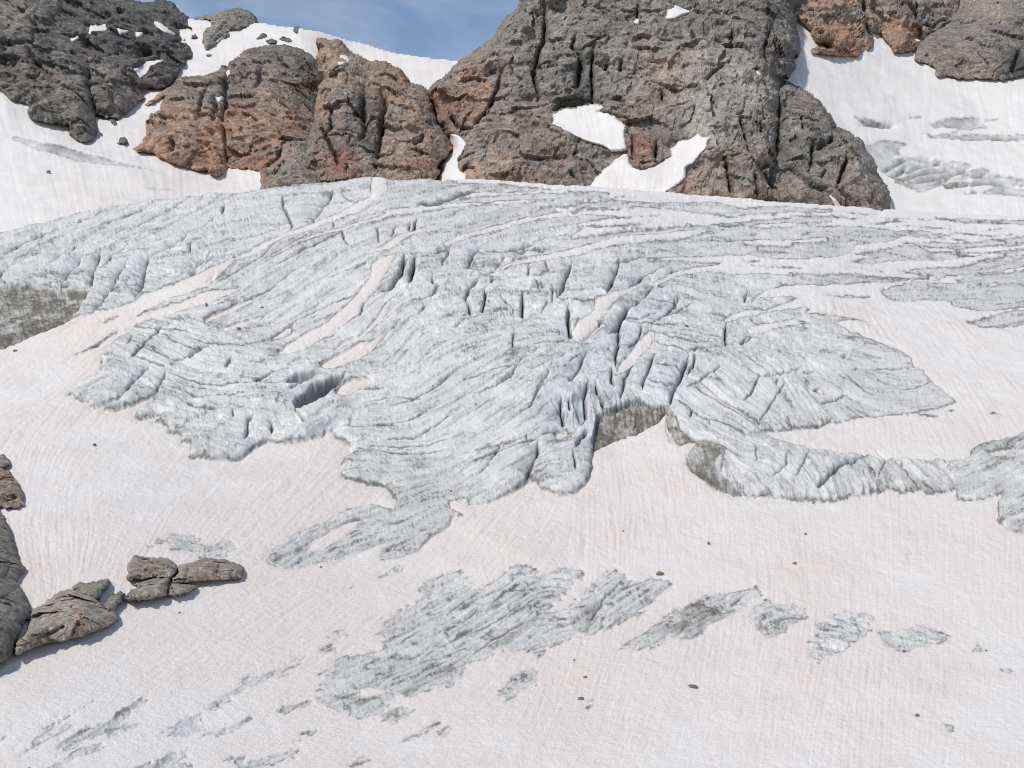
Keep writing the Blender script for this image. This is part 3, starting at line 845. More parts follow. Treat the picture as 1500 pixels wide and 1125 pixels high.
# ---- crevasses, cracks and painted lines of shade: points, half width px, depth m, width and depth of the shaded flank on their left
CRACKS_AND_SHADE = [
    (cA('880,510 820,610 760,720 700,800 640,870'), 1.3, 2.2, 8, 1.6), (cA('1020,470 990,580 975,680 930,780'), 1.6, 2.4, 9, 1.8), (cA('690,430 670,520 640,620 615,700'), 1.2, 1.8, 8, 1.6),
    (cA('570,440 540,520 460,610 420,690'), 1.2, 1.6, 9, 1.6), (cA('1310,380 1300,460'), 1.0, 1, 5, .8), (cA('1440,450 1350,560 1300,630'), 1.4, 1.6, 9, 1.6), (cA('60,550 0,640'), 1.5, 1.5, 5, 1),
    (cA('690,185 560,240 400,290 250,340 150,400 0,470'), 1.0, .7, 5, .6), (cA('720,330 560,390 440,460 330,540'), 1.0, .7, 6, .8), (cA('1500,200 1300,330 1150,430 1000,510'), 1.1, .8, 7, .9),
    (cA('1240,120 1100,190 900,280 750,340'), .8, .5, 4, .4), (cA('400,290 200,380 0,500'), .9, .5, 5, .5), (cA('1000,150 800,230 620,300'), .8, .4, 4, .4), (cA('880,400 760,500 700,560'), .9, .6, 5, .5),
    (cA('-60,655 0,665 120,680 220,670 300,680 400,710'), 1.8, 2.8, 0, 0), (cA('410,700 480,690 600,705'), 1.6, 2.4, 0, 0),  # dark lines painted where the ice cap overhangs and shades the wall
    (cB('135,190 122,255'), 1.6, 2, 4, .8), (cB('530,140 535,200 570,260 595,330 590,380'), 1.1, 1.2, 6, .9), (cB('880,85 860,160 820,210 770,270 740,320'), 1.3, 1.3, 10, 1.6), (cB('940,130 990,160 1045,185'), .9, .7, 0, 0),
    (cB('885,290 880,360'), 1.1, 1.1, 3, .5), (cB('1180,350 1195,450'), 1.0, 1.0, 5, .8), (cB('1310,340 1280,420'), 1.1, 1.0, 6, .8), (cB('1410,310 1400,380'), 1.1, 1.1, 5, .7), (cB('1460,280 1440,360'), 1.0, 1, 5, .6),
    (cB('940,380 980,490'), 1.3, 1.2, 4, .6), (cB('1375,545 1360,620 1330,690 1270,760 1200,800'), 2.6, 3.4, 5, 1.2), (cB('1440,580 1430,660 1400,740'), 1.9, 2.4, 8, 1.4), (cB('1090,880 1060,960'), 1.5, 1.5, 3, .5),
    (cB('450,780 220,880 20,980'), .8, .5, 3, .3), (cB('600,640 460,770 330,850'), .8, .5, 3, .3), (cB('1150,770 900,870 700,960 560,1040 430,1125'), .9, .6, 4, .4), (cB('580,790 430,850'), .9, .6, 3, .3),
    (cB('500,470 300,620 90,740'), .8, .4, 4, .3), (cB('950,390 700,500 500,620'), .8, .5, 3, .3), (cB('330,840 180,890'), 1.1, .8, 2, .3), (cB('1150,575 1000,650 850,700'), .8, .5, 3, .3),
    (cC('50,270 35,350 10,390'), 1.2, 1.2, 5, .8), (cC('40,570 20,640 5,730'), 2.0, 2.6, 6, 1.2), (cC('280,490 250,560 230,610'), 1.4, 1.5, 7, 1.2), (cC('510,465 440,540 400,640'), 1.6, 1.8, 9, 1.6),
    (cC('800,490 750,550 700,600'), 1.2, 1.2, 4, .6), (cC('650,565 590,640'), 1.4, 1.4, 9, 1.4), (cC('160,680 160,740 200,770 150,830'), 1.2, 1.3, 5, .7), (cC('490,700 420,760 390,840 410,900 420,990'), 1.8, 2.4, 5, .9),
    (cC('520,770 520,860 500,960'), 1.6, 2.2, 4, .8), (cC('780,800 775,900 770,990'), 1.8, 2.6, 6, 1.0), (cC('820,610 815,710'), 1.2, 1.3, 4, .6), (cC('930,590 970,670'), 1.0, 1, 4, .6),
    (cC('1110,590 1080,680 1050,770 1010,830'), 2.0, 2.6, 8, 1.6), (cC('1450,590 1400,700 1360,800'), 2.2, 2.8, 12, 2.2), (cC('1090,880 1095,1000 1110,1080 1130,1105'), 1.7, 2.4, 4, .8), (cC('980,760 980,870'), .9, 1, 3, .4),
    (cC('860,730 900,800'), .8, .8, 3, .3), (cC('620,820 680,880 710,940'), .9, .9, 3, .3), (cC('545,950 620,930 700,935'), .9, .8, 0, 0), (cC('300,1060 380,1010 460,990'), 1.1, 1.0, 0, 0),
    (cC('450,105 330,140 200,185 60,205'), 3.0, .9, 0, 0), (cC('600,170 480,190'), 1.8, .7, 0, 0), (cC('940,420 800,490 620,520'), 1.1, .9, 4, .5), (cC('560,740 580,700'), 1.1, 1, 3, .3),  # starts with a shaded hollow and the shadow under a ribbon, painted like cracks
    (cC('200,800 0,870'), .8, .6, 2, .2), (cC('400,640 550,665 700,640'), .9, .7, 0, 0), (cC('0,545 200,530 260,500'), .8, .6, 0, 0), (cC('520,520 760,515 960,520'), .8, .6, 0, 0), (cC('120,870 60,960'), .9, .7, 3, .3),
    (cD('770,940 770,1050 762,1125'), 1.6, 2.6, 5, 1.0), (cD('440,760 420,850'), .9, .9, 4, .5), (cD('530,810 440,860 330,910'), .8, .7, 2, .2), (cD('920,730 895,800'), 1.2, 1.2, 5, .6), (cD('940,910 950,950'), 1.2, 1.1, 2, .3),
    (cD('910,1040 860,1090'), 1.3, 1.2, 3, .4), (cD('1000,310 930,340'), 1.1, .8, 3, .4), (cD('985,400 990,450'), .9, .7, 2, .3), (cD('210,770 110,830 50,920 0,990'), 1.7, 2.0, 9, 1.5), (cD('350,700 270,690 210,770'), 1.2, 1, 4, .5),
    (cD('230,480 150,500 0,520'), 1.6, .9, 4, .5), (cD('380,530 250,600 100,690'), 1.1, .9, 4, .5), (cD('600,555 480,560 350,610'), 1.1, .8, 3, .3), (cD('720,265 900,265'), 1.5, .7, 0, 0),
    (cD('1150,745 1020,775'), 1.1, .8, 0, 0), (cD('1350,320 1290,350'), 1.2, .8, 0, 0), (cD('0,410 180,395'), 1.4, .7, 0, 0), (cD('650,370 850,382'), 1.2, .6, 0, 0),
    (cL('700,190 650,240 610,310 570,390 520,430'), 1.8, 2.4, 8, 1.6), (cL('610,310 600,370 595,440 600,480 575,560 570,640'), 1.8, 2.6, 7, 1.4), (cL('545,650 543,720 555,780'), 2.0, 3.2, 4, 1), (cL('430,760 450,830 480,890 475,960'), 2.2, 3.4, 4, .6),
    (cL('380,740 360,830 365,900 375,990 330,1060'), 1.8, 2.8, 14, 2.2), (cL('200,850 205,950 210,1080'), 1.8, 2.8, 12, 2.0), (cL('250,870 255,950'), 1.4, 1.8, 4, .8), (cL('840,560 800,650 770,740 760,800'), 1.6, 2.2, 6, 1.3),
    (cL('1080,560 1040,660 1000,750 960,830 945,910'), 2.2, 3.2, 9, 1.8), (cL('1120,550 1110,630 1060,700'), 1.5, 1.8, 4, .7), (cL('1080,530 1200,520 1310,510'), 1.1, .9, 0, 0), (cL('700,610 640,720 620,800 600,880'), 1.5, 2.0, 6, 1.2),  # the level stroke in this row is painted shading, not a crack
    (cL('370,550 330,640 280,720 240,760'), 1.4, 1.7, 8, 1.3), (cL('1310,640 1230,700 1140,750 1060,790'), 1.2, 1.2, 3, .4), (cL('980,160 975,230 890,300 820,340'), .9, .9, 3, .4), (cL('240,240 245,330 265,400 285,430'), 1.8, 2.4, 3, .6),
    (cL('110,170 60,260'), 1.0, 1, 3, .4), (cL('1090,960 1080,1010'), 1.1, 1, 2, .3), (cL('500,300 440,370 330,460'), 1.5, 1.6, 7, 1.2), (cL('760,350 740,430 650,520'), 1.3, 1.4, 6, .9), (cL('540,540 520,520'), 1.4, 1.5, 3, .5),
    (cL('850,470 920,490 1080,540'), .7, .5, 0, 0), (cL('840,350 1100,410 1300,430'), .7, .5, 0, 0), (cL('840,410 1050,470 1230,480'), .7, .5, 0, 0), (cL('800,170 980,200'), .7, .4, 0, 0), (cL('640,320 850,350 1000,345'), .7, .5, 0, 0),
    (cL('820,620 960,640 1030,670'), .8, .6, 0, 0), (cL('790,740 900,770 980,760'), .7, .5, 0, 0), (cL('620,300 740,310 850,270'), .7, .5, 0, 0), (cL('180,160 330,190 430,180'), .8, .6, 0, 0), (cL('0,500 150,470 250,480'), .8, .5, 0, 0),
    (cF('705,90 650,150 590,210 520,280 480,320'), 1.7, 2.0, 3, .5), (cF('985,240 920,280 840,330'), 1.7, 1.8, 4, .6), (cF('1170,305 1145,360 1125,400'), 1.5, 1.8, 3, .5), (cF('620,355 560,420 480,490 400,580'), 1.7, 1.5, 8, 1.2),
    (cF('720,400 690,470 650,560'), 1.6, 1.5, 8, 1.1), (cF('490,165 450,220'), .9, .7, 3, .3), (cF('1490,400 1400,455 1330,490'), 1.2, 1.1, 3, .4), (cF('1320,720 1285,750 1280,820 1255,880'), 1.7, 2.0, 7, 1.1), (cF('1180,700 1178,740'), 1.2, 1.2, 2, .3),
    (cF('1445,770 1440,830'), 1.6, 1.6, 4, .6), (cF('780,350 750,375'), 1.2, 1, 2, .2), (cF('500,85 620,110 720,130 870,145'), .7, .5, 0, 0), (cF('690,160 780,220 900,260 1010,230'), .7, .4, 0, 0), (cF('880,190 1100,225 1250,230 1400,180'), .8, .5, 0, 0),
    (cF('740,420 860,470 960,500 1100,520 1300,500 1500,490'), .8, .6, 0, 0), (cF('720,470 860,530 1060,550'), .8, .6, 0, 0), (cF('730,540 900,600 1100,600 1300,570 1500,580'), .8, .6, 0, 0), (cF('800,620 950,680 1080,690'), .7, .5, 0, 0),
    (cF('270,190 220,228'), 1.6, 1.4, 2, .2), (cF('390,95 300,160'), .9, .6, 0, 0), (cF('620,260 740,330 830,340'), .7, .5, 0, 0), (cF('500,310 620,350 720,390'), .9, .7, 0, 0),
    (cG('290,575 320,620 370,680'), 1.8, 2.6, 0, 0), (cG('130,670 135,730'), 1.6, 1.6, 3, .5), (cG('620,690 740,695 950,690 1100,640 1250,560'), .9, .7, 0, 0), (cG('820,510 1000,480 1150,500'), .8, .5, 0, 0), (cG('900,790 1100,770 1280,670 1370,610'), 1.0, .8, 0, 0),
    (cG('530,310 640,310 560,420'), .8, .4, 0, 0), (cG('770,430 900,428'), .9, .5, 0, 0), (cG('940,540 1100,500 1250,420 1400,300'), .8, .5, 0, 0), (cG('700,850 900,880 1150,885 1300,850'), .8, .5, 0, 0), (cG('780,830 1000,840 1200,820 1330,780'), .8, .5, 0, 0),
    (cG('240,440 330,410 420,360'), 1.1, .9, 0, 0), (cG('0,410 150,320 250,290'), 1.0, .8, 2, .2),
    (cH('510,820 500,900 450,1000 430,1050'), 2.0, 2.6, 14, 2.2), (cH('260,810 210,900 90,1030'), 1.1, 1.0, 8, 1.0), (cH('430,760 425,820'), 1.0, .9, 2, .3), (cH('745,870 755,960 765,1010'), 1.2, 1.3, 3, .4), (cH('840,720 800,770 770,850'), 3.0, 2.4, 4, .8),
    (cH('400,215 320,340 200,410 60,470'), .9, .7, 3, .3), (cH('600,260 480,500 440,580'), .9, .7, 3, .3), (cH('550,330 500,440 470,520'), .9, .8, 3, .4), (cH('340,20 330,180'), 1.1, 1.0, 3, .4), (cH('0,370 200,290 380,270'), .7, .4, 0, 0), (cH('0,880 250,830 420,780'), .7, .5, 0, 0),
    (cH('0,960 200,880 400,830 500,800'), .7, .5, 0, 0), (cH('640,200 540,260 450,290'), .9, .7, 3, .3), (cH('850,170 780,190 720,250'), 1.0, .9, 3, .4), (cH('690,170 640,210'), 1.0, .9, 3, .5),
    (cI('715,330 680,400 650,470 600,520'), 1.1, 1.1, 3, .3), (cI('885,380 850,460 800,520 750,600 700,680'), 1.1, 1.1, 3, .3), (cI('1010,260 930,300 840,320 740,345 590,275'), 1.2, 1.0, 0, 0), (cI('840,350 830,400'), .9, .8, 2, .2), (cI('1010,310 1090,305'), 1.0, .8, 0, 0),
    (cI('1110,410 1090,430 1160,460'), 1.0, .9, 2, .2), (cI('1130,525 1220,490 1310,460'), 1.0, .8, 0, 0), (cI('1430,905 1330,960 1240,1010 1160,1080 1110,1125'), 3.0, 2.2, 0, 0), (cI('250,580 235,635'), 1.1, 1.0, 2, .2), (cI('365,650 370,690'), 1.0, .9, 2, .2),
    (cI('1270,190 1370,220'), 1.3, 1.0, 0, 0), (cI('1060,870 1000,990 960,1070'), 1.0, 1.0, 4, .6), (cI('900,900 890,980 800,1060'), 1.0, 1.0, 4, .6), (cI('690,840 690,940'), 1.0, 1.0, 3, .5), (cI('660,60 580,110'), 1.1, 1.0, 3, .4), (cI('240,400 420,520 600,640 700,700'), .7, .5, 0, 0),
    (cI('300,380 500,540 700,660'), .7, .5, 0, 0), (cI('130,500 330,640 600,730'), .7, .5, 0, 0), (cI('500,690 640,760'), .9, .7, 0, 0), (cI('1080,680 1220,625'), 1.4, 1.1, 0, 0), (cI('600,180 760,290'), .8, .5, 0, 0), (cI('1300,330 1420,420 1500,470'), .8, .5, 0, 0),
    (cJ('550,180 640,180 740,165'), 1.3, 1.0, 0, 0), (cJ('320,200 400,185 550,180'), 1.0, .8, 0, 0), (cJ('250,90 340,125'), 1.3, 1.0, 0, 0), (cJ('940,820 980,860 1060,875 1130,840'), 1.0, .8, 0, 0), (cJ('470,720 560,790 500,960'), .9, .8, 4, .5), (cJ('660,830 660,880 780,1030'), 1.0, .9, 4, .5),  # starts with shade under bright lobes, painted as a stroke
    (cJ('640,340 760,320 850,280'), .7, .4, 0, 0), (cJ('100,320 60,340'), 1.2, 1, 2, .2), (cJ('100,440 280,370'), 1.0, .7, 0, 0),
    (cN('1310,370 1170,450 1000,540 850,630 720,730'), 1.2, .7, 0, 0), (cN('1310,375 1140,400'), 1.2, .7, 0, 0), (cN('750,420 640,510'), .8, .3, 0, 0), (cN('870,530 770,620'), .9, .35, 0, 0), (cN('1170,265 950,290 860,360'), .8, .3, 0, 0), (cN('1160,330 1000,440 850,500 700,580'), .8, .3, 0, 0),
    (cN('640,370 540,440'), .8, .3, 0, 0), (cN('320,570 220,640'), .8, .3, 0, 0), (cN('1040,240 960,290'), .9, .35, 0, 0), (cO('400,260 320,320 290,390 240,450 210,530'), 1.8, .7, 2, .2), (cO('560,230 400,290'), 1.1, .5, 0, 0), (cO('880,375 1000,410 1180,455'), 1.1, .5, 0, 0),
    (cO('1260,330 1180,400'), 1.2, .4, 0, 0)]
CRACKS_AND_SHADE += [(cH('960,590 1060,545 1120,522 1200,495 1290,542 1405,533'), 1.3, 1.6, 0, 0), (cI('100,560 135,610 170,700 200,745 280,775 340,800 400,815 480,845 520,895 600,930'), 1.1, 1.0, 0, 0), (cH('1190,570 1170,680'), .9, .8, 0, 0), (cI('470,870 450,1010'), 1.0, .7, 0, 0), (cI('210,930 320,1020 450,1115'), 1.2, .8, 0, 0),  # starts with overhang shade along the wall tops, painted as dark lines
           (cK('590,320 700,360 830,375 880,410 920,470'), .9, .3, 0, 0), (cG('570,745 640,775 670,800'), .9, .4, 0, 0), (M2('1290,770 1400,710 1440,660'), 1.0, .6, 0, 0)]
scl_c = np.clip(Yb / 330.0, 0.5, 1.6)
wig = 0.9 * wc
for pts, w, dep, shw, shd in CRACKS_AND_SHADE:
    if pts[:, 0].max() < 325 and pts[:, 1].max() < 460:         # the grooved upper left shoulder
        dep, shd, shw = dep * 1.3, shd * 1.6, shw * 1.2
    R = max(w * 3, shw * 2.6) + 4
    r = stroke_field(U, V, pts, R, (1.6 * wa + 1.3 * wc, 1.6 * wb + 1.3 * wd))
    w = 0.85 * w
    if r is None:
        continue
    sl, d, side, tp = r
    d = np.abs(d * np.where(side == 0, 1, 1) + 0)
    dd = np.clip(d + wig[sl] * 0.5 * np.minimum(w, 1.2), 0, None)
    taper = np.clip(np.minimum(tp, 1 - tp) * 6, 0.15, 1) if len(pts) > 2 else np.clip(np.minimum(tp, 1 - tp) * 4, 0.35, 1)
    ww = w * (0.35 + 0.65 * taper)
    g = np.exp(-(dd / (ww * 1.15)) ** 2)
    H[sl] -= dep * scl_c[sl] * (0.45 * g + 0.75 * np.exp(-dd / (ww * 0.75))) * taper * 0.9
    dirt_shade[sl] += (g * 0.22 + 1.0 * np.exp(-(dd / max(0.9, 0.6 * w)) ** 2)) * (0.4 + 0.6 * taper)  # dirt and the crack's shade painted together; the blue below likewise
    blue[sl] += g * min(0.7, dep * 0.2)
    if shw > 0:
        lf = np.where(side < 0, np.exp(-d / (shw * 0.7)), np.exp(-d / 1.6) * 0.4) * taper
        H[sl] -= shd * scl_c[sl] * lf * 0.8
        if dep > 1.3:
            blue[sl] += 0.32 * lf
# ---- open crevasses, hollows and the dirty walls under the ice
for poly, dep, bl in ((cG('270,545 320,490 400,410 500,380 590,340 645,325 600,390 540,440 470,500 390,540 330,570 290,580'), 7.0, .35), (cG('235,420 225,390 300,330 420,300 490,295 440,350 360,400 280,410'), 3.5, .3),
                      (cG('240,300 245,250 290,210 360,180 330,220 270,260'), 2.6, .9), (cG('460,700 540,650 630,630 620,660 540,690'), 1.2, .2), (cL('230,860 270,840 350,820 365,900 372,990 320,1060 290,960 260,900'), 1.4, .4),
                      (cA('1430,620 1500,600 1480,660 1400,690'), 1.2, .1), (cE('1080,650 1200,640 1220,665 1150,680'), .6, .2)):
    m = blur(edt(inpoly(U + 1.6 * WU, V + 1.6 * WV, poly), 12) * STEP, 2)
    t = smooth(m, 0, 8)
    H -= dep * t
    blue += bl * smooth(m, 0, 2.5)
    dirt_shade += (0.40 if dep > 3 else 0.12) * smooth(m, 0, 2.5)  # darkness painted in for the shaded inside of crevasses and hollows
for poly, st, dep in ((cA('-400,690 0,690 200,690 300,700 400,725 500,712 610,722 590,780 560,830 480,930 200,1045 0,1125 -400,1270'), .92, 1.6),
                      (cH('930,600 1000,575 1060,545 1120,525 1200,497 1290,545 1405,535 1398,565 1320,640 1180,720 1040,760 960,800 885,850 870,800 900,650'), .95, 1.6),
                      (cI('78,560 110,570 135,610 130,660 170,700 190,740 280,775 180,800 100,780 70,680'), .95, .6),
                      (cI('215,860 280,785 340,800 400,815 480,845 500,880 440,900 400,960 440,1020 520,1070 560,1130 430,1130 250,980 205,920'), .9, .1),
                      (cO('830,440 900,380 1000,420 1140,460 1060,520 960,560 850,530'), .55, 0), (cO('120,440 250,360 300,420 210,560 120,560'), .4, 0), (cO('700,600 760,540 900,540 1050,500 930,615'), .4, 0),
                      (cN('870,660 950,590 1090,500 1180,480 1090,570 1000,640 920,690'), .5, 0), (cN('1380,480 1500,430 1560,500 1480,600 1400,560'), .45, 0),
                      (cI('630,740 690,720 780,770 760,800 660,790'), .5, 0), (cO('1340,520 1380,510 1460,590 1420,620'), .7, .2),
                      (cQ('640,580 760,530 820,540 700,610'), .6, 0), (cQ('960,500 1060,460 1090,500 1000,540'), .55, 0), (cQ('900,260 1040,235 1060,270 960,290'), .4, 0)):
    m = edt(inpoly(U + 2 * WU, V + 2 * WV, poly), 10) * STEP
    t = smooth(m, -0.5, 2.2)
    lay = 0.5 + 0.5 * np.sin((V + 5 * wa + 2.2 * wc + 3 * n_mid) * 2 * math.pi / 5.8)
    lay = lay * (1.0 if poly[0, 0] < 0 else 0.35)
    wall = np.maximum(wall, t * st * (0.45 + 0.55 * smooth(0.8 * n_mid + 0.6 * n_sm + 0.5 * lay + 0.45 * W_st, -0.6, 0.7)))
    H -= dep * t
    H += t * 0.16 * scl * lay * (dep > 0)
    if dep > 0:
        dirt_shade = dirt_shade * (1 - 0.15 * t) + t * (0.55 * smooth(lay, 0.55, 1.0) * smooth(n_mid + 0.5 * wa, -0.6, 0.4) + 0.3 * smooth(-W_st, 0.4, 1.6))
wall = np.clip(wall, 0, 1) * icem
# serac zone on the left: layered ice faces under the ribs
layer_zone = smooth(edt(inpoly(U, V, cA('-400,560 0,640 330,560 420,600 700,540 1000,500 1500,420 1700,330 1500,560 1250,650 1000,745 650,880 430,960 -400,1270')), 24) * STEP, 0, 12)
lay2 = np.sin((V * 1.0 - 0.05 * U + 6 * wa + 2 * wc) * 2 * math.pi / 6.3)
H += layer_zone * 0.16 * scl * lay2
dirt_shade += layer_zone * 0.16 * np.clip(-lay2, 0, 1)

dirt_shade = np.clip(dirt_shade, 0, 0.96)
blue = np.clip(blue, 0, 1)
PINK = [(0, 300, .15), (200, 300, .2), (450, 270, .1), (700, 262, .05), (900, 275, .02), (1100, 300, 0), (1300, 320, 0), (1450, 330, 0), (1200, 400, .2), (1350, 400, .1), (1100, 390, .15), (1400, 500, .45),
        (1250, 480, .5), (1450, 560, .5), (1200, 650, .75), (1400, 640, .6), (100, 500, .75), (300, 450, .85), (520, 500, 1.0), (560, 410, 1.0), (860, 460, .8), (930, 510, .8), (100, 620, .7), (60, 720, .4),
        (100, 800, .6), (300, 700, .75), (430, 680, .85), (300, 900, .7), (100, 1000, .6), (400, 960, .8), (500, 850, .95), (700, 800, 1.0), (900, 680, .9), (900, 790, .8), (1100, 780, .7), (1400, 800, .7),
        (1000, 850, .9), (1150, 860, .95), (1300, 870, .9), (850, 970, .95), (1000, 960, .9), (1400, 960, .85), (700, 1080, .65), (1000, 1060, .55), (1250, 1080, .45), (1450, 1080, .5), (300, 1080, .6), (60, 1080, .6), (45, 875, 1.6)]
pink = idw(U[::6, ::6], V[::6, ::6], PINK, 3.5)[..., 0]
pink = enlarge(blur(pink, 2), (HH, WW), 6)
pink = np.clip(pink * (1 + 0.75 * n_big + 0.12 * S_mid + 0.12 * n_mid), 0, 1.4)
soot = soot + 0.11 * np.clip(-S_mid - 0.8, 0, 2) * smooth(n_mid + 0.5 * n_big, -0.3, 0.6) + 0.03 * np.clip(-S_fine - 1.0, 0, 2)

fade = np.exp(-over / 3.0)
P = PB + NB * (H * fade)[..., None]
back = over > 0
P[..., 1] += over * 5.0
P[..., 2] -= over * 0.9
P[..., 0] += (U - CX) / FPX * over * 5.0
S1P, S1Y = P, Yb


def on_snow(u, v):
    """the built surface point nearest a place in the photo"""
    return P[np.abs(vs - v).argmin(), np.abs(us - u).argmin()]


masks = {'mask': np.stack([icem, dirt_shade, blue], -1).reshape(-1, 3), 'tint': np.stack([pink, wall, np.clip(soot, 0, .5)], -1).reshape(-1, 3)}
q = quads(HH, WW)
own_f = owner[:-1, :-1]
ice_f = (is_ice[:-1, :-1].astype(int) + is_ice[1:, :-1] + is_ice[1:, 1:] + is_ice[:-1, 1:]) >= 2
hidden = (over[:-1, :-1] > 14)
taken = hidden.copy()
for n, (kd, poly, nm, lb, w) in enumerate(PAINT):
    if not nm:
        continue
    sel = (own_f == n) & (ice_f == (kd == 'ice')) & ~hidden
    if sel.sum() < 6:
        continue
    taken |= sel
    build(nm, P.reshape(-1, 3), q[sel], MAT_SNOW, masks, label=lb, cat='ice' if kd == 'ice' else 'snow patch',
          group='bare ice patches in the snow' if kd == 'ice' else 'snow lying on the ice')
o = build('glacier', P.reshape(-1, 3), q[ice_f & ~taken], MAT_SNOW, masks, kind='structure', label='grey-white crevassed glacier ice with curved flow bands in the middle', cat='glacier')
o = build('snowfield', P.reshape(-1, 3), q[~ice_f & ~taken], MAT_SNOW, masks, kind='structure', label='pale pinkish snow slope below and beside the glacier', cat='snow')
print('glacier', round(time.time() - T0, 1))

# ================================================================ snow behind the glacier crest
def snow_sheet(name, label, cat, tps, u0, u1, v0, v1, sky_u, sky_v, patches, pink_v, ang, step=2.0, dirty=0.45, cracks=(), zones=()):
    us_ = axis(u0 - 60, u1 + 60, u0, u1, step, 1.3)
    vs_ = axis(v0 - 8, v1 + 20, v0, v1, step, 1.3)
    U_, V_ = np.meshgrid(us_, vs_)
    cr = np.interp(us_, sky_u, sky_v)
    cr = np.convolve(np.pad(cr, 6, mode='edge'), np.ones(13) / 13, 'valid')[:len(us_)]
    ov = np.maximum(cr[None] - V_, 0)
    Vc_ = np.maximum(V_, cr[None])
    Y_ = tps(U_, Vc_)
    B_ = unproject(U_, Vc_, Y_)
    N_ = normals(unproject(U_, V_, tps(U_, V_)))
    q_ = B_.reshape(-1, 3)
    nb = fbm(q_ / 40.0, 3).reshape(U_.shape)
    nm = fbm(q_ / 8.0 + 5, 4).reshape(U_.shape)
    r_ = np.random.default_rng(7)
    st = lic(blur(r_.normal(size=U_.shape).astype(f32), 1), np.full(U_.shape, math.radians(ang)) + 0.25 * nb, 10)
    im = np.zeros(U_.shape, bool)
    wx = perlin(np.c_[U_.ravel() / 6, V_.ravel() / 4, np.zeros(U_.size)]).reshape(U_.shape)
    for p_ in patches:
        im |= inpoly(U_ + 1.6 * wx, V_ + 1.2 * np.roll(wx, 9, 0), p_)
    if zones:
        s2 = lic(blur(r_.normal(size=U_.shape).astype(f32), 2), np.full(U_.shape, math.radians(-13)) + 0.2 * nb, 20)
        for p_, thr in zones:
            im |= inpoly(U_ + 3 * wx, V_ + 2 * np.roll(wx, 9, 0), p_) & (s2 < thr)
    s_ = blur(np.where(im, edt(im, 10), -edt(~im, 10)) * step)
    ic = smooth(s_, -1.5, 1.5)
    Hh = (1.4 * nb + 0.22 * nm + 0.07 * st) * (1 - ic) + ic * (1.2 * nb + 0.5 * nm - 0.4)
    P_ = B_ + N_ * (Hh * np.exp(-ov / 2))[..., None]
    P_[..., 1] += ov * 9
    P_[..., 2] -= ov * 1.0
    P_[..., 0] += (U_ - CX) / FPX * ov * 9
    dr = dirty + 0.25 * nm + 0.25 * nb + 0.45 * np.exp(-((s_ - 1) / 2.0) ** 2) * smooth(wx, -.3, .5)
    for pts in cracks:
        r = stroke_field(U_, V_, pts, 12)
        if r is None:
            continue
        sl, d, side, tp = r
        tap = np.clip(np.minimum(tp, 1 - tp) * 5, 0.2, 1)
        P_[sl] -= N_[sl] * (2.0 * np.exp(-(d / 2.2) ** 2) * tap + 1.2 * np.exp(-d / 5) * (side < 0) * tap)[..., None]
        dr[sl] += 0.5 * np.exp(-(d / 1.8) ** 2) * tap
    dr = np.clip(dr, 0, .9)
    pk = np.clip(pink_v(U_, V_) * (1 + 0.4 * nb), 0, 1.3)
    z = np.zeros(U_.shape)
    ms = {'mask': np.stack([ic, dr, z], -1).reshape(-1, 3), 'tint': np.stack([pk, z, 0.03 * np.clip(-st, 0, 2)], -1).reshape(-1, 3)}
    qq = quads(*U_.shape)[~(ov[:-1, :-1] > 8)]
    build(name, P_.reshape(-1, 3), qq.reshape(-1, 4), MAT_SNOW, ms, kind='structure', label=label, cat=cat)


Y_UP = TPS([(-80, 360, 560), (0, 350, 560), (200, 310, 605), (400, 285, 640), (0, 240, 650), (0, 150, 715), (120, 200, 705), (200, 215, 700), (300, 258, 690), (380, 262, 690), (200, 160, 770), (240, 130, 800),
            (290, 60, 890), (270, 28, 940), (450, 60, 900), (680, 88, 930), (640, 130, 880), (500, 110, 890), (100, 50, 860), (-80, 50, 840), (700, 300, 720), (550, 280, 700), (760, 90, 940)])
Y_RT = TPS([(1250, 330, 735), (1300, 312, 748), (1500, 325, 770), (1600, 330, 775), (1300, 250, 790), (1500, 250, 820), (1230, 190, 800), (1300, 160, 845), (1500, 170, 880), (1200, 110, 845), (1500, 120, 930),
            (1300, 60, 960), (1170, 50, 885), (1400, 80, 960), (1600, 100, 950)])
snow_sheet('upper_snowfield', 'white snow saddle and gully snow between the dark ridge and the brown dome', 'snow', Y_UP, -60, 760, 6, 352,
           [-200, 240, 255, 290, 345, 385, 430, 470, 510, 560, 610, 650, 690, 900], [30, 24, 24, 29, 33, 33, 40, 46, 57, 72, 82, 86, 87, 88],
           [T1('40,590 100,595 190,630 260,645 400,680 520,710 640,735 720,750 640,742 480,722 330,708 180,665 60,610'), T1('600,820 700,828 800,835 700,838')],
           lambda a, b: np.clip(0.15 + 0.35 * smooth(b, 200, 290) * smooth(a, 0, 120), 0, 1), 80, dirty=0.35)
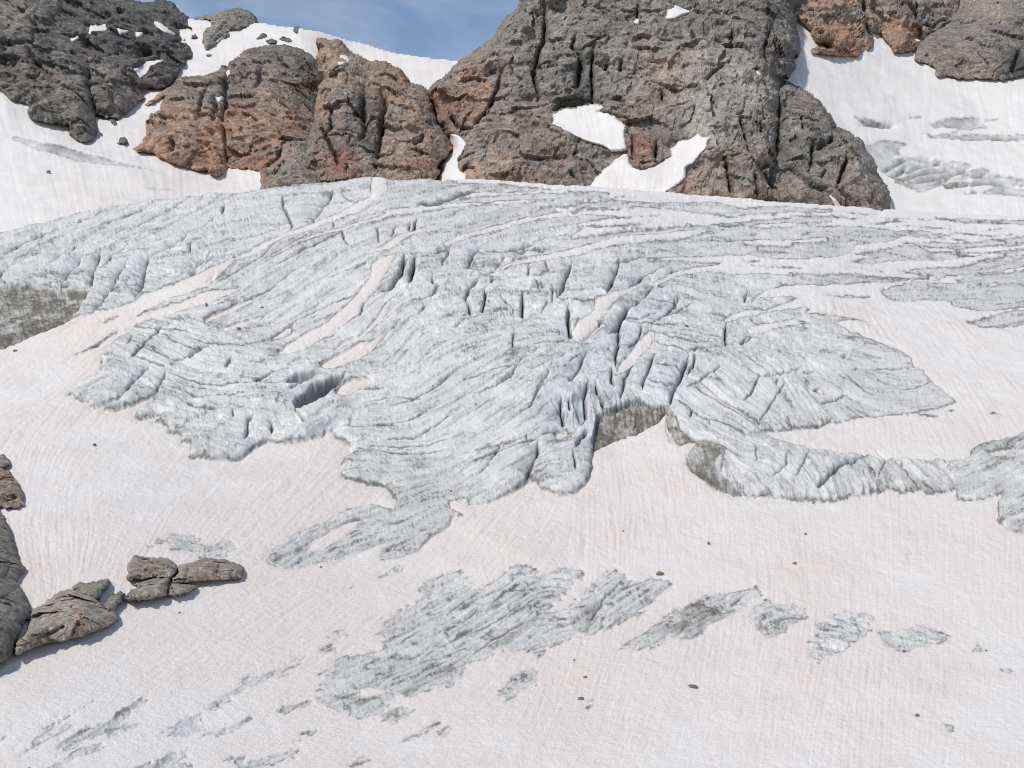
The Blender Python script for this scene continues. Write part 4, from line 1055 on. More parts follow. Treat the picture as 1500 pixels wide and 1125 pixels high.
snow_sheet('snow_basin', 'bright white snow basin behind the right-hand buttress', 'snow', Y_RT, 1120, 1560, 20, 340, [900, 1800], [0, 0],
           [RH('450,710 560,730 650,760 740,760 680,775 600,765 500,745'), RH('890,760 1000,750 1200,745 1310,770 1180,795 1120,795 990,780'),
            RH('830,810 950,820 1100,830 1200,810 1500,810 1800,820 1800,840 1300,840 1120,860 1000,845 900,825'), RH('520,900 640,850 800,880 720,920 760,930 680,970 800,955 950,965 900,990 820,1010 760,1060 700,1090 640,1050 600,980')],
           lambda a, b: 0.0 * a + 0.18 * smooth(b, 60, 110) * (1 - smooth(b, 130, 165)), 82, dirty=0.40, zones=((RH('520,900 640,850 800,880 720,920 760,930 680,970 950,965 1080,975 1220,1005 1390,1065 1560,1090 1700,1100 1700,1200 900,1180 720,1120 640,1050 600,980'), .55), (RH('430,690 700,700 1500,715 1800,740 1800,1010 1200,970 900,940 600,870 500,800'), -1.25)),
           cracks=[RH(s_) for s_ in ('690,1085 760,1040 800,1000', '720,1110 850,1060 950,1040 1050,1035', '760,1060 860,1010 950,990 1080,980', '800,1110 950,1090 1100,1050 1220,1010', '900,1130 1050,1100 1250,1070 1390,1066', '640,1050 720,1000 800,960', '1000,1150 1200,1120 1500,1115', '860,960 950,965', '1150,850 1300,835 1500,835', '500,740 650,770 740,762')])
print('snow sheets', round(time.time() - T0, 1))


# ================================================================ cliffs and rocks
def rock(name, label, poly, ref, mat, colours, seed=1, step=1.6, bulge=24.0, reach=16.0, roll=10.0, rollm=16.0, amp=1.0, unit=22.0, dipdeg=-35, gullies=(), holes=(), holes_depth=2.0,
         skirt=(0, 45, -10), cat='cliff', group=None, warp=2.2, sheet=None, sticks=3.0, edge_keep=1.0):
    """a rock face: traced outline, rounded back at its rim, broken into tilted blocks and ribs"""
    x0, y0 = poly.min(0) - 8
    x1, y1 = poly.max(0) + 8
    us_, vs_ = np.arange(x0, x1 + step, step), np.arange(y0, y1 + step, step)
    U_, V_ = np.meshgrid(us_, vs_)
    z = np.zeros(U_.size)
    k = 14.0 * (unit / 22.0) ** 0.5
    wa_ = perlin(np.c_[U_.ravel() / k, V_.ravel() / k, z + seed]).reshape(U_.shape)
    wb_ = perlin(np.c_[U_.ravel() / k, V_.ravel() / k, z + seed + 40.5]).reshape(U_.shape)
    wc_ = perlin(np.c_[U_.ravel() / 4, V_.ravel() / 4, z + seed + 80.5]).reshape(U_.shape)
    wd_ = perlin(np.c_[U_.ravel() / 4, V_.ravel() / 4, z + seed + 20.5]).reshape(U_.shape)
    m = inpoly(U_ + warp * (0.6 * wa_ + 1.0 * wc_), V_ + warp * (0.6 * wb_ + 1.0 * wd_), poly)
    R = int(max(reach * 2.5, roll) / step) + 2
    s = np.where(m, edt(m, R), -edt(~m, 8)) * step
    s = blur(s, 1)
    sp = np.clip(s, 0, None)
    Yr = ref(U_, V_)
    Yr = Yr - bulge * (1 - np.exp(-sp / reach))
    t = np.clip(sp / roll, 0, 1)
    Yr = Yr + rollm * (1 - np.sqrt(np.clip(1 - (1 - t) ** 2, 0, 1)))
    Yr = Yr + np.clip(-s, 0, None) * sticks
    B_ = unproject(U_, V_, Yr)
    q_ = B_.reshape(-1, 3)
    ca, sa = math.cos(math.radians(dipdeg)), math.sin(math.radians(dipdeg))
    # coordinates along and across the strata
    rx = q_[:, 0] * ca - q_[:, 2] * sa
    rz = q_[:, 0] * sa + q_[:, 2] * ca
    qs = np.c_[rx * 0.7, q_[:, 1] * 0.7, rz * 1.2]
    n0 = fbm(q_ / unit + seed * 3.1, 4, 0.5)
    n1 = fbm(qs / (unit * 0.45) + seed * 1.7, 5, 0.58, ridged=True)
    wv = 0.30 * np.c_[n0, np.roll(n0, 7), np.roll(n0, 331)]
    f0 = facets((q_ / (unit * 0.9) + wv * .6 + seed).astype(f32), 0.75, seed, 0.25)
    f1 = facets((qs * np.array([.75, 1, 1.1]) / (unit * 0.36) + wv * .8 + seed).astype(f32), 0.8, seed + 1, 0.16)
    f2 = facets((qs * np.array([.75, 1, 1.1]) / (unit * 0.13) + wv * 1.5 + seed).astype(f32), 0.8, seed + 2, 0.14)
    g0 = crags((q_ / (unit * 0.95) + wv * .5 + seed).astype(f32), seed + 3)
    g1 = crags((qs / (unit * 0.34) + wv * .9 + seed).astype(f32), seed + 4)
    g2 = crags((qs / (unit * 0.125) + wv * 1.5 + seed).astype(f32), seed + 6)
    h = amp * unit * (0.09 * n0 + 0.012 * n1 + 0.14 * f0 + 0.050 * f1 + 0.020 * f2 + 0.30 * g0 + 0.09 * g1 + 0.038 * g2)
    h = h.reshape(U_.shape)
    dark = np.zeros(U_.shape)
    for pts, w, dep, shw, shd in gullies:
        r = stroke_field(U_, V_, pts, max(3 * w, 2.5 * shw) + 3)
        if r is None:
            continue
        sl, d, side, tp = r
        tap = np.clip(np.minimum(tp, 1 - tp) * 5, 0.25, 1)
        d = np.clip(d + wc_[sl] * 1.2 + wa_[sl] * 1.0, 0, None)
        g = np.exp(-(d / w) ** 2) * tap
        h[sl] -= 1.5 * dep * g
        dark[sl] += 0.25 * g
        if shw:
            h[sl] -= shd * np.where(side < 0, np.exp(-d / (shw * .7)), np.exp(-d / 2.0)) * tap
    hm = np.zeros(U_.shape)
    for hp in holes:                                        # ledges that hold snow
        e = edt(inpoly(U_, V_, hp), 8) * step
        hm = np.maximum(hm, smooth(e, -0.5, 4))
    h = h * (1 - 0.75 * hm) - holes_depth * hm
    rim = np.clip(sp / (roll * 1.2), 0, 1) ** 0.7
    h = h * (0.25 + 0.75 * rim) if edge_keep else h * rim
    D = np.array([0.0, -1.0, 0.12])
    D /= np.linalg.norm(D)
    P_ = B_ + h[..., None] * D
    c = idw(U_[::3, ::3], V_[::3, ::3], colours, 3.2)
    c = np.stack([enlarge(c[..., j], U_.shape, 3) for j in range(4)], -1)
    n0 = n0.reshape(U_.shape)
    n1 = n1.reshape(U_.shape)
    f1 = f1.reshape(U_.shape)
    c = c * np.array([1.1, 1.0, 1.0, 1.0])
    c = np.clip(c * (1 + 0.55 * n0[..., None] + 0.35 * f1[..., None]), 0, 1)
    f0, f2 = f0.reshape(U_.shape), f2.reshape(U_.shape)
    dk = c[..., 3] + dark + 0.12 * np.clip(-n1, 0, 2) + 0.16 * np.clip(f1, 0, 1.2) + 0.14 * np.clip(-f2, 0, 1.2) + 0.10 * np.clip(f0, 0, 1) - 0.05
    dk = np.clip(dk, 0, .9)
    ms = {'mask': c[..., :3].reshape(-1, 3), 'tint': np.stack([dk, 0 * dk, 0 * dk], -1).reshape(-1, 3)}
    keep = s > (-2.2 * step)
    f = quads(*U_.shape)
    kf = keep[:-1, :-1] & keep[1:, :-1] & keep[1:, 1:] & keep[:-1, 1:]
    return build(name, P_.reshape(-1, 3), f[kf], mat, ms, label=label, cat=cat, group=group, skirt=skirt, flat=True), (us_, vs_, P_)


def snow_patch(label, poly, grid, name='snow_patch', lift=1.3, ang=82, seed=1, pinkv=0.1, group='snow patches on the cliffs'):
    """snow resting on a ledge of an already built face: a thick lens that follows the rock under it"""
    gu, gv, GP = grid
    st = 1.5
    x0, y0 = poly.min(0) - 4
    x1, y1 = poly.max(0) + 4
    us_, vs_ = np.arange(x0, x1 + st, st), np.arange(y0, y1 + st, st)
    U_, V_ = np.meshgrid(us_, vs_)
    z = np.zeros(U_.size)
    wx = perlin(np.c_[U_.ravel() / 5, V_.ravel() / 5, z + seed]).reshape(U_.shape)
    m = inpoly(U_ + 0.9 * wx, V_ + 0.9 * np.roll(wx, 5, 1), poly)
    s = blur(np.where(m, edt(m, 10), -edt(~m, 5)) * st)
    iu = np.clip(np.searchsorted(gu, U_), 0, len(gu) - 1)
    iv = np.clip(np.searchsorted(gv, V_), 0, len(gv) - 1)
    Yg = GP[iv, iu][..., 1]
    Yg = blur(Yg, 14)
    ln = lic(blur(np.random.default_rng(seed).normal(size=U_.shape).astype(f32), 1), np.full(U_.shape, math.radians(ang)), 12)
    Yp = Yg - (lift + 1.6) * smooth(s, -1.5, 3.5) - 0.9 * smooth(s, 0, 9) + 0.10 * ln * smooth(s, 0, 4) + np.clip(-s, 0, 9) * 1.2
    P_ = unproject(U_, V_, Yp)
    keep = s > -2.4
    f = quads(*U_.shape)
    kf = keep[:-1, :-1] & keep[1:, :-1] & keep[1:, 1:] & keep[:-1, 1:]
    o_ = np.zeros(U_.shape)
    ms = {'mask': np.stack([o_, o_, o_], -1).reshape(-1, 3), 'tint': np.stack([o_ + pinkv, o_, 0.05 * np.clip(-ln, 0, 2)], -1).reshape(-1, 3)}
    return build(name, P_.reshape(-1, 3), f[kf], MAT_SNOW, ms, label=label, cat='snow patch', group=group, skirt=(0, 6, -1.5))


# ---- dark ridge, upper left
h1 = RA('920,475 960,460 1000,425 1120,415 1040,490 965,540')
h2 = RA('620,180 640,172 720,170 750,200 700,215 610,245')
h3 = RA('490,270 530,250 580,255 500,285')
h4 = RA('800,195 890,212 870,222 820,235')
h5 = RA('935,225 975,225 970,247 940,247')
h6 = RA('1055,145 1100,162 1195,235 1110,212')
ridge_o, ridge_g = rock('rock_ridge', 'dark grey craggy rock ridge at the upper left', J(PH('-70,-60'), RA('0,-280 600,-120 850,-20 890,0 960,20 1040,20 1080,5 1140,10 1190,40 1250,100 1280,120 1290,150 1330,200 1360,255 1260,255 1300,320 1325,385 1270,400 1285,440 1245,460 1240,490 1190,550 1160,590 1100,610 1010,610 1005,640 980,680 930,720 870,780 800,815 750,810 660,790 660,850 675,900 640,950 580,985 540,970 480,920 490,870 370,850 230,830 190,800 170,710 60,670 30,630 0,605'), PH('-70,100')),
                       lambda a, b: Y_UP(a, b) - 7, MAT_DARK, [(30, 20, .1, 0, .25, .05), (100, 20, 0, 0, 0, .35), (170, 20, 0, 0, 0, .35), (230, 20, 0, 0, 0, .4), (60, 60, 0, .05, 0, .3), (120, 60, .05, .05, .1, .15), (180, 70, 0, 0, 0, .6), (240, 70, 0, 0, 0, .5),
                                        (30, 120, .1, .02, .05, .1), (100, 130, .15, .02, .2, 0), (150, 110, .05, .05, .3, 0), (190, 130, .1, .02, .1, .1), (160, 160, .1, 0, .15, .1), (70, 160, .12, .02, .12, .1), (120, 190, .05, 0, .1, .2), (250, 100, .05, 0, .05, .3)],
                       seed=4, bulge=42, reach=48, roll=6, rollm=6, unit=24, dipdeg=-38, amp=1.05, holes=(h1, h2, h3, h4, h5, h6), holes_depth=5.0,
                       gullies=((RA('760,330 900,360 1050,330 1200,320'), 5, 5, 0, 0), (RA('330,170 380,100 420,0'), 4, 4, 5, 3), (RA('600,430 580,560 640,700 660,800'), 3, 4, 6, 4), (RA('20,200 20,420'), 3, 3, 0, 0), (RA('420,330 600,420 900,440'), 3, 3, 0, 0),
                                (RA('240,80 200,300 230,420 400,560'), 3, 3, 4, 2)))
snow_patch('slanting snow patch in the notch on the right side of the dark ridge', h1, ridge_g, seed=2)
snow_patch('bright snow patch high on the dark ridge', h2, ridge_g, seed=3)
snow_patch('narrow snow sliver on the left end of the dark ridge ledge', h3, ridge_g, seed=4)
snow_patch('thin curved snow streak in the middle of the dark ridge ledge', h4, ridge_g, seed=5)
snow_patch('tiny snow dot near the summit ledge of the dark ridge', h5, ridge_g, seed=6)
snow_patch('slim snow streak below the top right shoulder of the dark ridge', h6, ridge_g, seed=7)
rock('rock_block', 'grey slabby rock block standing on the snow saddle skyline', T1('885,170 890,140 920,110 930,88 870,92 855,80 900,72 960,68 980,55 1040,38 1090,50 1120,75 1125,100 1080,125 1020,140 1010,160 960,190 905,225 890,190'), Y_UP, MAT_DARK,
     [(310, 50, .1, 0, .4, 0), (350, 25, .05, 0, .2, .1)], seed=9, bulge=9, reach=6, roll=4, rollm=5, unit=9, dipdeg=38, step=1.3, warp=1.2, cat='rock', skirt=(0, 10, -3),
     gullies=((T1('1010,80 960,130 905,190'), 1.5, 2, 0, 0), (T1('1050,110 960,160 920,200'), 1.3, 1.5, 0, 0)))

# ---- brown dome
dome_o, dome_g = rock('rock_dome', 'rounded rusty brown rock dome left of centre', RB('65,840 130,790 160,740 150,650 200,600 250,570 245,540 290,480 200,520 150,550 170,520 250,450 330,380 400,345 480,340 570,320 650,290 720,250 780,200 830,160 920,130 1020,115 1120,120 1220,150 1300,190 1330,230 1355,310 1385,370 1350,420 1340,520 1350,610 1370,700 1420,790 1470,880 1470,1180 940,1180 935,1090 950,1040 940,985 830,975 710,965 700,990 670,1025 620,1025 580,995 500,985 400,960 330,930 200,870'),
     lambda a, b: Y_UP(a, b) - 7, MAT_ROCK, [(200, 215, .75, .05, .05, 0), (250, 200, .85, .05, .05, 0), (240, 160, .6, .02, .1, 0), (270, 130, .3, .02, .1, .05), (300, 110, .15, 0, .1, .15), (330, 130, .25, .02, .05, .3), (350, 90, .2, 0, .05, .25), (400, 75, .12, 0, .0, .3),
                      (400, 110, .35, .02, .18, 0), (430, 90, .08, 0, .0, .3), (460, 110, .03, 0, .0, .4), (450, 140, .1, 0, .05, .3), (400, 150, .55, .02, .1, 0), (370, 180, .85, .15, .15, 0), (330, 190, .9, .15, .05, 0), (300, 230, .85, .2, .0, 0),
                      (390, 210, .85, .3, .05, 0), (430, 180, .7, .15, .05, .05), (380, 235, .6, .6, .0, .05), (440, 230, .15, .02, .15, .05), (410, 255, .1, 0, .15, .1), (470, 240, .1, .02, .15, .1), (470, 190, .3, .05, .1, .1), (280, 180, .75, .05, .1, 0)],
     seed=12, bulge=46, reach=52, roll=7, rollm=7, unit=20, dipdeg=-28, amp=0.95,
     gullies=((RB('720,260 700,340 690,440 700,520 680,600 660,650'), 4, 6, 9, 7), (RB('570,350 540,450 510,560 490,620'), 2.2, 4, 4, 3), (RB('620,420 630,560 600,640'), 3, 4, 4, 3), (RB('690,640 700,780 700,950'), 2, 3, 4, 3), (RB('1090,810 1030,900 960,960'), 2.2, 4, 3, 2),
              (RB('960,250 930,350 900,440'), 2.5, 3, 4, 3), (RB('740,390 800,390 860,440'), 2.5, 3, 0, 0), (RB('1340,450 1350,620 1400,760 1460,890'), 3, 5, 5, 3), (RB('340,760 320,850'), 4, 3, 3, 2)), holes=(RB('640,480 690,478 680,510 650,515'),), holes_depth=1.0)
snow_patch('tiny snow remnant in the dark cleft of the brown dome', RB('642,482 688,480 678,508 655,512'), dome_g, seed=8, lift=.6)
Y_MID = TPS([(440, 280, 678), (560, 275, 678), (660, 275, 680), (440, 60, 810), (520, 70, 815), (600, 100, 800), (650, 130, 790), (480, 170, 735), (640, 200, 730)])
mid_o, mid_g = rock('rock_wall', 'brown and grey streaked rock wall below the snow saddle, right of the dome', RC('135,300 120,200 150,130 100,95 190,90 270,90 310,140 380,200 440,230 500,245 570,235 610,260 690,290 730,350 760,395 830,410 870,440 920,560 935,640 990,720 1050,830 1010,890 930,960 970,985 940,1030 930,1180 0,1180 0,900 100,640 120,480 130,400 170,370'),
     Y_MID, MAT_ROCK, [(480, 70, .7, 0, .15, 0), (500, 110, .55, .02, .2, 0), (520, 120, .2, 0, .1, .1), (480, 150, .5, .05, .2, 0), (530, 160, .05, 0, .0, .45), (540, 200, .05, 0, .05, .4), (520, 190, .2, .1, .0, .2), (570, 110, .6, .1, .05, .1), (580, 150, .6, .05, .15, 0),
                       (600, 190, .55, .05, .15, 0), (570, 220, .6, .05, .15, 0), (610, 230, .75, .05, .1, .05), (640, 210, .5, .05, .05, .2), (510, 240, .3, .65, .0, .05), (550, 245, .2, .05, .15, .1), (490, 200, .2, .05, .05, .25), (640, 160, .4, .1, .1, .15)],
     seed=21, bulge=22, reach=16, roll=8, rollm=14, unit=19, dipdeg=-75,
     gullies=((RC('560,400 580,520 560,640 540,760 520,960'), 4, 5, 8, 5), (RC('440,380 430,560 440,700 400,800'), 4, 4, 5, 4), (RC('200,500 205,640 195,690'), 1.8, 3, 3, 2), (RC('240,640 190,700 160,730'), 2, 3, 0, 0), (RC('120,620 160,720 240,880 260,950'), 2.5, 4, 3, 2), (RC('850,700 830,760 760,800'), 3, 3, 4, 3)),
     holes=(RC('270,200 300,195 345,235 330,240'), RC('255,240 300,240 290,258')), holes_depth=1.0)
snow_patch('small snow fleck near the summit of the brown rock wall', RC('270,197 305,195 348,235 325,242'), mid_g, seed=31, lift=.7)
snow_patch('smaller lower snow fleck near the summit of the brown rock wall', RC('255,240 302,240 292,258 268,258'), mid_g, seed=32, lift=.7)

# ---- the big central peak
Y_PK = TPS([(640, 285, 688), (800, 290, 690), (1000, 300, 692), (1150, 310, 700), (640, 120, 790), (760, 0, 850), (900, 0, 850), (1000, 60, 815), (1150, 0, 870), (820, 150, 765), (920, 200, 735), (1000, 200, 738), (1090, 110, 775), (1150, 120, 790), (760, -90, 900), (1150, -90, 920), (1080, 220, 718), (700, 200, 738)])
p1 = RE('140,510 160,495 220,470 305,465 310,455 420,440 490,450 495,465 440,485 530,500 550,520 560,505 575,535 640,575 635,650 645,745 600,755 545,760 480,720 380,695 280,650 190,605 135,570 150,545')
p2 = RE('385,1000 440,940 500,880 545,850 560,825 620,785 650,780 670,810 665,840 690,870 750,885 830,865 880,830 960,790 945,745 990,720 1000,690 1070,680 1140,640 1165,660 1225,660 1200,700 1195,740 1150,785 1110,840 1050,870 1055,940 980,1000 920,1035 915,1110 385,1110')
p3 = RF('265,130 275,70 330,40 370,60 425,80 350,110 300,135')
p4 = RF('28,143 75,133 75,172 50,168')
p5 = RC('935,640 990,710 1080,740 1130,780 1140,810 1110,870 1080,900 1090,980 1140,1010 1145,1060 1145,1110 925,1110 930,1060 970,985 930,960 1010,890 1050,830 990,720')
peak_o, peak_g = rock('rock_peak', 'massive grey rock peak rising above the centre of the glacier', J(RC('900,1180 935,1030 970,985 930,960 1010,890 1050,830 990,720 935,640 920,560 870,440 900,400 1000,330'), RD('180,410 250,370 330,310 400,250 420,210 460,140 560,60 575,0 600,-150 640,-380'), RF('1120,-380 1120,0 1140,100 1160,250 1185,360 1130,370 1135,460 1100,500 1100,525 1030,530'),
       RG('690,165 700,260 690,420 680,560 680,700 720,800 780,900 790,1100')), Y_PK, MAT_ROCK,
     [(660, 110, .3, .02, .15, .05), (690, 110, .8, .1, .1, 0), (700, 130, .7, .25, .05, 0), (660, 150, .5, .2, .0, .2), (660, 170, .35, .5, .0, .05), (720, 60, .15, 0, .15, 0), (760, 40, .05, 0, .05, .1), (830, 40, .1, 0, .12, .05), (900, 30, .05, 0, .0, .2), (1000, 20, .05, 0, .0, .2), (1100, 20, .05, .03, .0, .25),
      (740, 140, .08, 0, .05, .05), (760, 110, .1, 0, .0, .1), (830, 100, .1, 0, .1, .15), (870, 110, .05, 0, .0, .5), (850, 135, .02, 0, .0, .45), (740, 190, .12, .05, .08, 0), (700, 215, .15, .1, .2, 0), (800, 200, .2, .15, .05, .05), (820, 240, .2, .3, .05, .05), (870, 220, .05, 0, .1, .2), (690, 250, .75, .05, .25, 0),
      (720, 250, .6, .05, .25, 0), (780, 255, .2, .25, .0, .1), (850, 255, .1, .05, .05, .2), (900, 90, .1, .02, .3, 0), (930, 130, .12, 0, .35, 0), (960, 100, .5, .02, .3, 0), (950, 150, .3, .15, .15, .1), (935, 215, .2, .55, .0, .05), (980, 60, .08, 0, .25, .1), (1020, 90, .3, .02, .35, 0), (1060, 90, .1, 0, .45, 0), (1040, 150, .15, 0, .7, 0),
      (1020, 180, .1, 0, .65, 0), (980, 190, .1, .05, .2, .25), (1080, 120, .1, 0, .5, 0), (1060, 40, .05, .02, .1, .15), (1130, 80, .05, .1, .0, .35), (1150, 40, .05, .02, .0, .3), (1080, 180, .15, .02, .15, .05), (1110, 200, .15, .03, .15, .05), (1030, 270, .4, .03, .2, 0), (1100, 250, .15, .05, .08, .15), (1120, 290, .35, .15, .1, .1), (1000, 280, .35, .08, .1, 0), (1150, 280, .2, .1, .05, .15)],
     seed=33, bulge=26, reach=18, roll=10, rollm=22, unit=25, dipdeg=-62, amp=1.0, warp=2.6,
     gullies=((RD('740,0 745,120 740,240 700,330 680,430 670,500 700,640'), 3, 6, 7, 5), (RD('970,340 990,420 980,520 960,620'), 4, 6, 6, 4), (RD('1075,330 1065,460 1070,600 1070,720'), 2, 5, 3, 3), (RD('960,220 930,310 960,340'), 2.5, 4, 4, 3), (RD('1390,0 1380,120'), 2.5, 4, 4, 2),
              (RD('1170,420 1160,480'), 2, 3, 2, 2), (RD('1270,400 1260,460'), 2, 3, 2, 2), (RD('440,480 420,600 330,760 230,870'), 1.8, 4, 6, 4), (RD('70,750 150,870 240,860'), 2, 4, 4, 3), (RD('440,410 390,440'), 2, 3, 0, 0), (RD('780,760 860,700 1000,690'), 4, 4, 0, 0), (RD('650,470 700,640 690,700'), 1.5, 3, 2, 1),
              (RF('720,180 730,300'), 2, 3, 3, 2), (RF('980,200 940,320 960,420'), 2.5, 3, 3, 2), (RF('1130,380 1110,480'), 2, 3, 0, 0), (RF('700,400 600,460 540,540'), 2.5, 3, 4, 3), (RF('240,600 260,700'), 2, 3, 3, 2), (RG('410,400 450,470 490,590 520,700'), 1.6, 4, 2, 1.5), (RG('560,430 575,520'), 1.6, 3, 2, 1),
              (RG('330,640 370,820 380,930'), 3, 4, 4, 3), (RG('530,780 540,960'), 3, 4, 3, 2), (RG('650,700 660,950'), 3, 4, 3, 2), (RG('470,360 400,400'), 2, 3, 0, 0), (RG('560,760 640,700'), 3, 3, 0, 0), (RE('690,640 700,830'), 2.5, 3, 0, 0), (RE('850,680 850,830'), 2.5, 3, 3, 2), (RE('250,880 330,960'), 2, 3, 0, 0)),
     holes=(p1, p2, p3, p4, p5), holes_depth=3.0)
snow_patch('large fan-shaped snow patch on the ledge of the central peak', p1, peak_g, seed=11, lift=2.2, ang=76)
snow_patch('forked snow apron at the foot of the central peak', p2, peak_g, name='snow_apron', seed=12, lift=2.2, ang=100, pinkv=.25)
snow_patch('small bright snow patch near the top of the central peak', p3, peak_g, seed=13, lift=1.0)
snow_patch('tiny snow fleck below the top crack of the central peak', p4, peak_g, seed=14, lift=.8)
snow_patch('branching snow gully between the brown wall and the central peak', p5, peak_g, name='snow_gully', seed=15, lift=2.2)
snow_patch('tiny snow fleck at the top of the right-hand pillar', RF('885,490 915,505 912,528 895,512'), peak_g, seed=16, lift=.8)

# ---- right-hand buttress, in front of the snow basin
Y_BT = TPS([(1120, 310, 706), (1300, 315, 712), (1130, 110, 800), (1200, 150, 775), (1260, 210, 750), (1290, 260, 730), (1140, 220, 745)])
but_o, but_g = rock('rock_buttress', 'dark grey rounded rock buttress sloping down to the right of the peak', RG('560,140 690,165 800,220 900,270 965,320 975,350 1030,410 1060,480 1140,520 1230,570 1250,620 1300,680 1330,740 1335,800 1400,880 1415,920 1420,1020 1420,1120 560,1120'),
     Y_BT, MAT_ROCK, [(1150, 140, .12, .02, .05, .2), (1190, 160, .15, .08, .05, .15), (1160, 190, .15, .02, .3, .05), (1160, 220, .02, 0, .0, .4), (1180, 230, .02, 0, .0, .4), (1210, 200, .05, 0, .05, .3), (1230, 230, .1, 0, .2, .1), (1260, 250, .15, .03, .25, .05), (1240, 290, .25, .15, .1, .05), (1280, 280, .15, .05, .08, .15),
                      (1170, 270, .2, .1, .15, .1), (1200, 285, .08, 0, .15, .2), (1140, 180, .05, 0, .0, .5)],
     seed=44, bulge=22, reach=20, roll=12, rollm=20, unit=21, dipdeg=58, amp=1.0,
     gullies=((RG('690,180 650,260 690,360 680,480 670,640'), 5, 9, 0, 0), (RG('920,580 930,650 900,740'), 4, 5, 4, 3), (RG('1090,530 1000,590 930,620'), 4, 4, 0, 0), (RG('1140,650 1130,750 1060,900'), 3, 4, 5, 4), (RG('840,390 855,500'), 1.8, 3, 2, 1), (RG('1010,930 900,880 780,760'), 4, 5, 0, 0), (RG('960,820 1010,760'), 3, 3, 0, 0)),
     holes=(RG('1025,935 1060,955 1105,1010 1060,1010'),), holes_depth=1.5)
snow_patch('thin snow wedge at the foot of the right-hand buttress', RG('1025,935 1060,955 1105,1010 1110,1040 1060,1030'), but_g, seed=17, lift=1.0)

# ---- far wall behind the snow basin
rock('rust_wall', 'rust brown rock wall at the top right, behind the snow basin', RH('70,40 70,-320 1120,-320 1110,0 1080,120 960,190 880,240 840,300 830,310 700,325 690,290 640,230 630,200 575,200 580,280 560,300 500,330 490,345 380,345 250,325 190,320 240,300 320,295 230,250 195,215 200,190 140,140 95,95 75,60'), lambda a, b: Y_RT(a, b) - 8, MAT_ROCK,
     [(1170, 20, .7, .02, .15, 0), (1200, 40, .6, .03, .15, 0), (1240, 25, .7, .02, .1, 0), (1220, 60, .8, .25, .0, 0), (1240, 70, .7, .3, .0, .1), (1260, 20, .2, 0, .15, .05), (1280, 10, .5, .02, .15, .1), (1320, 20, .1, 0, .05, .15), (1370, 25, .05, 0, .0, .25), (1320, 45, .75, .12, .05, 0), (1340, 65, .6, .2, .0, .1), (1230, 10, .7, .02, .15, 0), (1380, 5, .25, 0, .1, .1)],
     seed=52, warp=1.2, bulge=30, reach=40, roll=5, rollm=5, unit=24, dipdeg=-50, gullies=((RH('525,-100 530,60 550,160 575,230'), 2.5, 6, 5, 4), (RH('850,0 850,120'), 2.5, 3, 3, 2), (RH('830,120 950,160 1060,100'), 3, 3, 0, 0)))
rock('grey_slab', 'smooth grey rock slab at the right edge above the snow basin', RH('1100,60 960,185 940,190 870,250 835,320 835,370 960,415 965,470 1040,465 1160,485 1260,485 1380,495 1440,480 1500,465 1700,480 1900,480 1900,-320 1120,-320'), lambda a, b: Y_RT(a, b) - 8, MAT_ROCK,
     [(1450, 10, .25, 0, .25, .05), (1400, 50, .05, .05, .05, .12), (1480, 60, .05, .02, .0, .2), (1380, 80, .1, .05, .08, .08), (1430, 95, .2, .1, .05, .05), (1490, 90, 0, 0, 0, .6)],
     seed=61, bulge=30, reach=40, roll=7, rollm=7, unit=24, dipdeg=-40, amp=.6, gullies=((RH('1220,320 1300,400'), 1.5, 3, 0, 0), (RH('1500,280 1460,380 1420,480'), 5, 6, 0, 0)))
print('cliffs', round(time.time() - T0, 1))

# ================================================================ rocks standing out of the near snow
surf = lambda a, b: Y_GL(a, b) - 1.6
NEARC = [(0, 0, .05, 0, .1, .1)]


def near(name, label, poly, colours, seed, bulge=3.0, reach=14, roll=3, rollm=1.6, unit=4.5, dip=10, gul=(), cat='rock', group=None, step=1.1, amp=1.3, warp=1.6):
    rock(name, label, poly, surf, MAT_NEAR, colours, seed=seed, step=step, bulge=bulge, reach=reach, roll=roll, rollm=rollm, amp=amp, unit=unit, dipdeg=dip, gullies=gul, skirt=(0, 3.0, -1.0), cat=cat, group=group, warp=warp, sticks=0.9)


near('rock_outcrop', 'tall dark rock outcrop cut by the left edge, above the boulder slab', FA('-260,350 0,350 20,400 50,440 70,520 100,600 115,640 80,690 75,710 120,770 145,810 140,860 110,930 80,1000 75,1050 30,1090 0,1105 -260,1200'),
     [(10, 770, .15, 0, .05, .35), (20, 830, .1, 0, .12, .3), (20, 900, .02, 0, .2, .3), (10, 940, .02, 0, .15, .45), (-40, 800, .1, 0, .1, .3)], 71, bulge=7, reach=26, roll=5, rollm=3, unit=7, dip=60,
     gul=((FA('75,710 40,760 0,800'), 2, 1.2, 2, .8), (FA('60,560 20,640 0,700'), 2, 1.0, 3, .8)))
near('rock_outcrop', 'smaller brown rock knob at the left edge, above the tall outcrop', FA('-200,150 0,148 40,160 80,210 100,250 115,280 110,330 80,345 30,345 0,340 -200,360'), [(10, 720, .35, 0, .05, .1), (25, 735, .3, 0, .05, .1)], 72, bulge=4, reach=14, unit=5, dip=50)
near('rock_outcrop', 'topmost little dark rock at the left edge, above the brown knob', FA('-120,80 0,88 20,85 45,115 50,130 40,145 0,150 -120,150'), [(5, 676, .1, 0, .05, .25)], 73, bulge=2.2, reach=8, unit=3, roll=3)
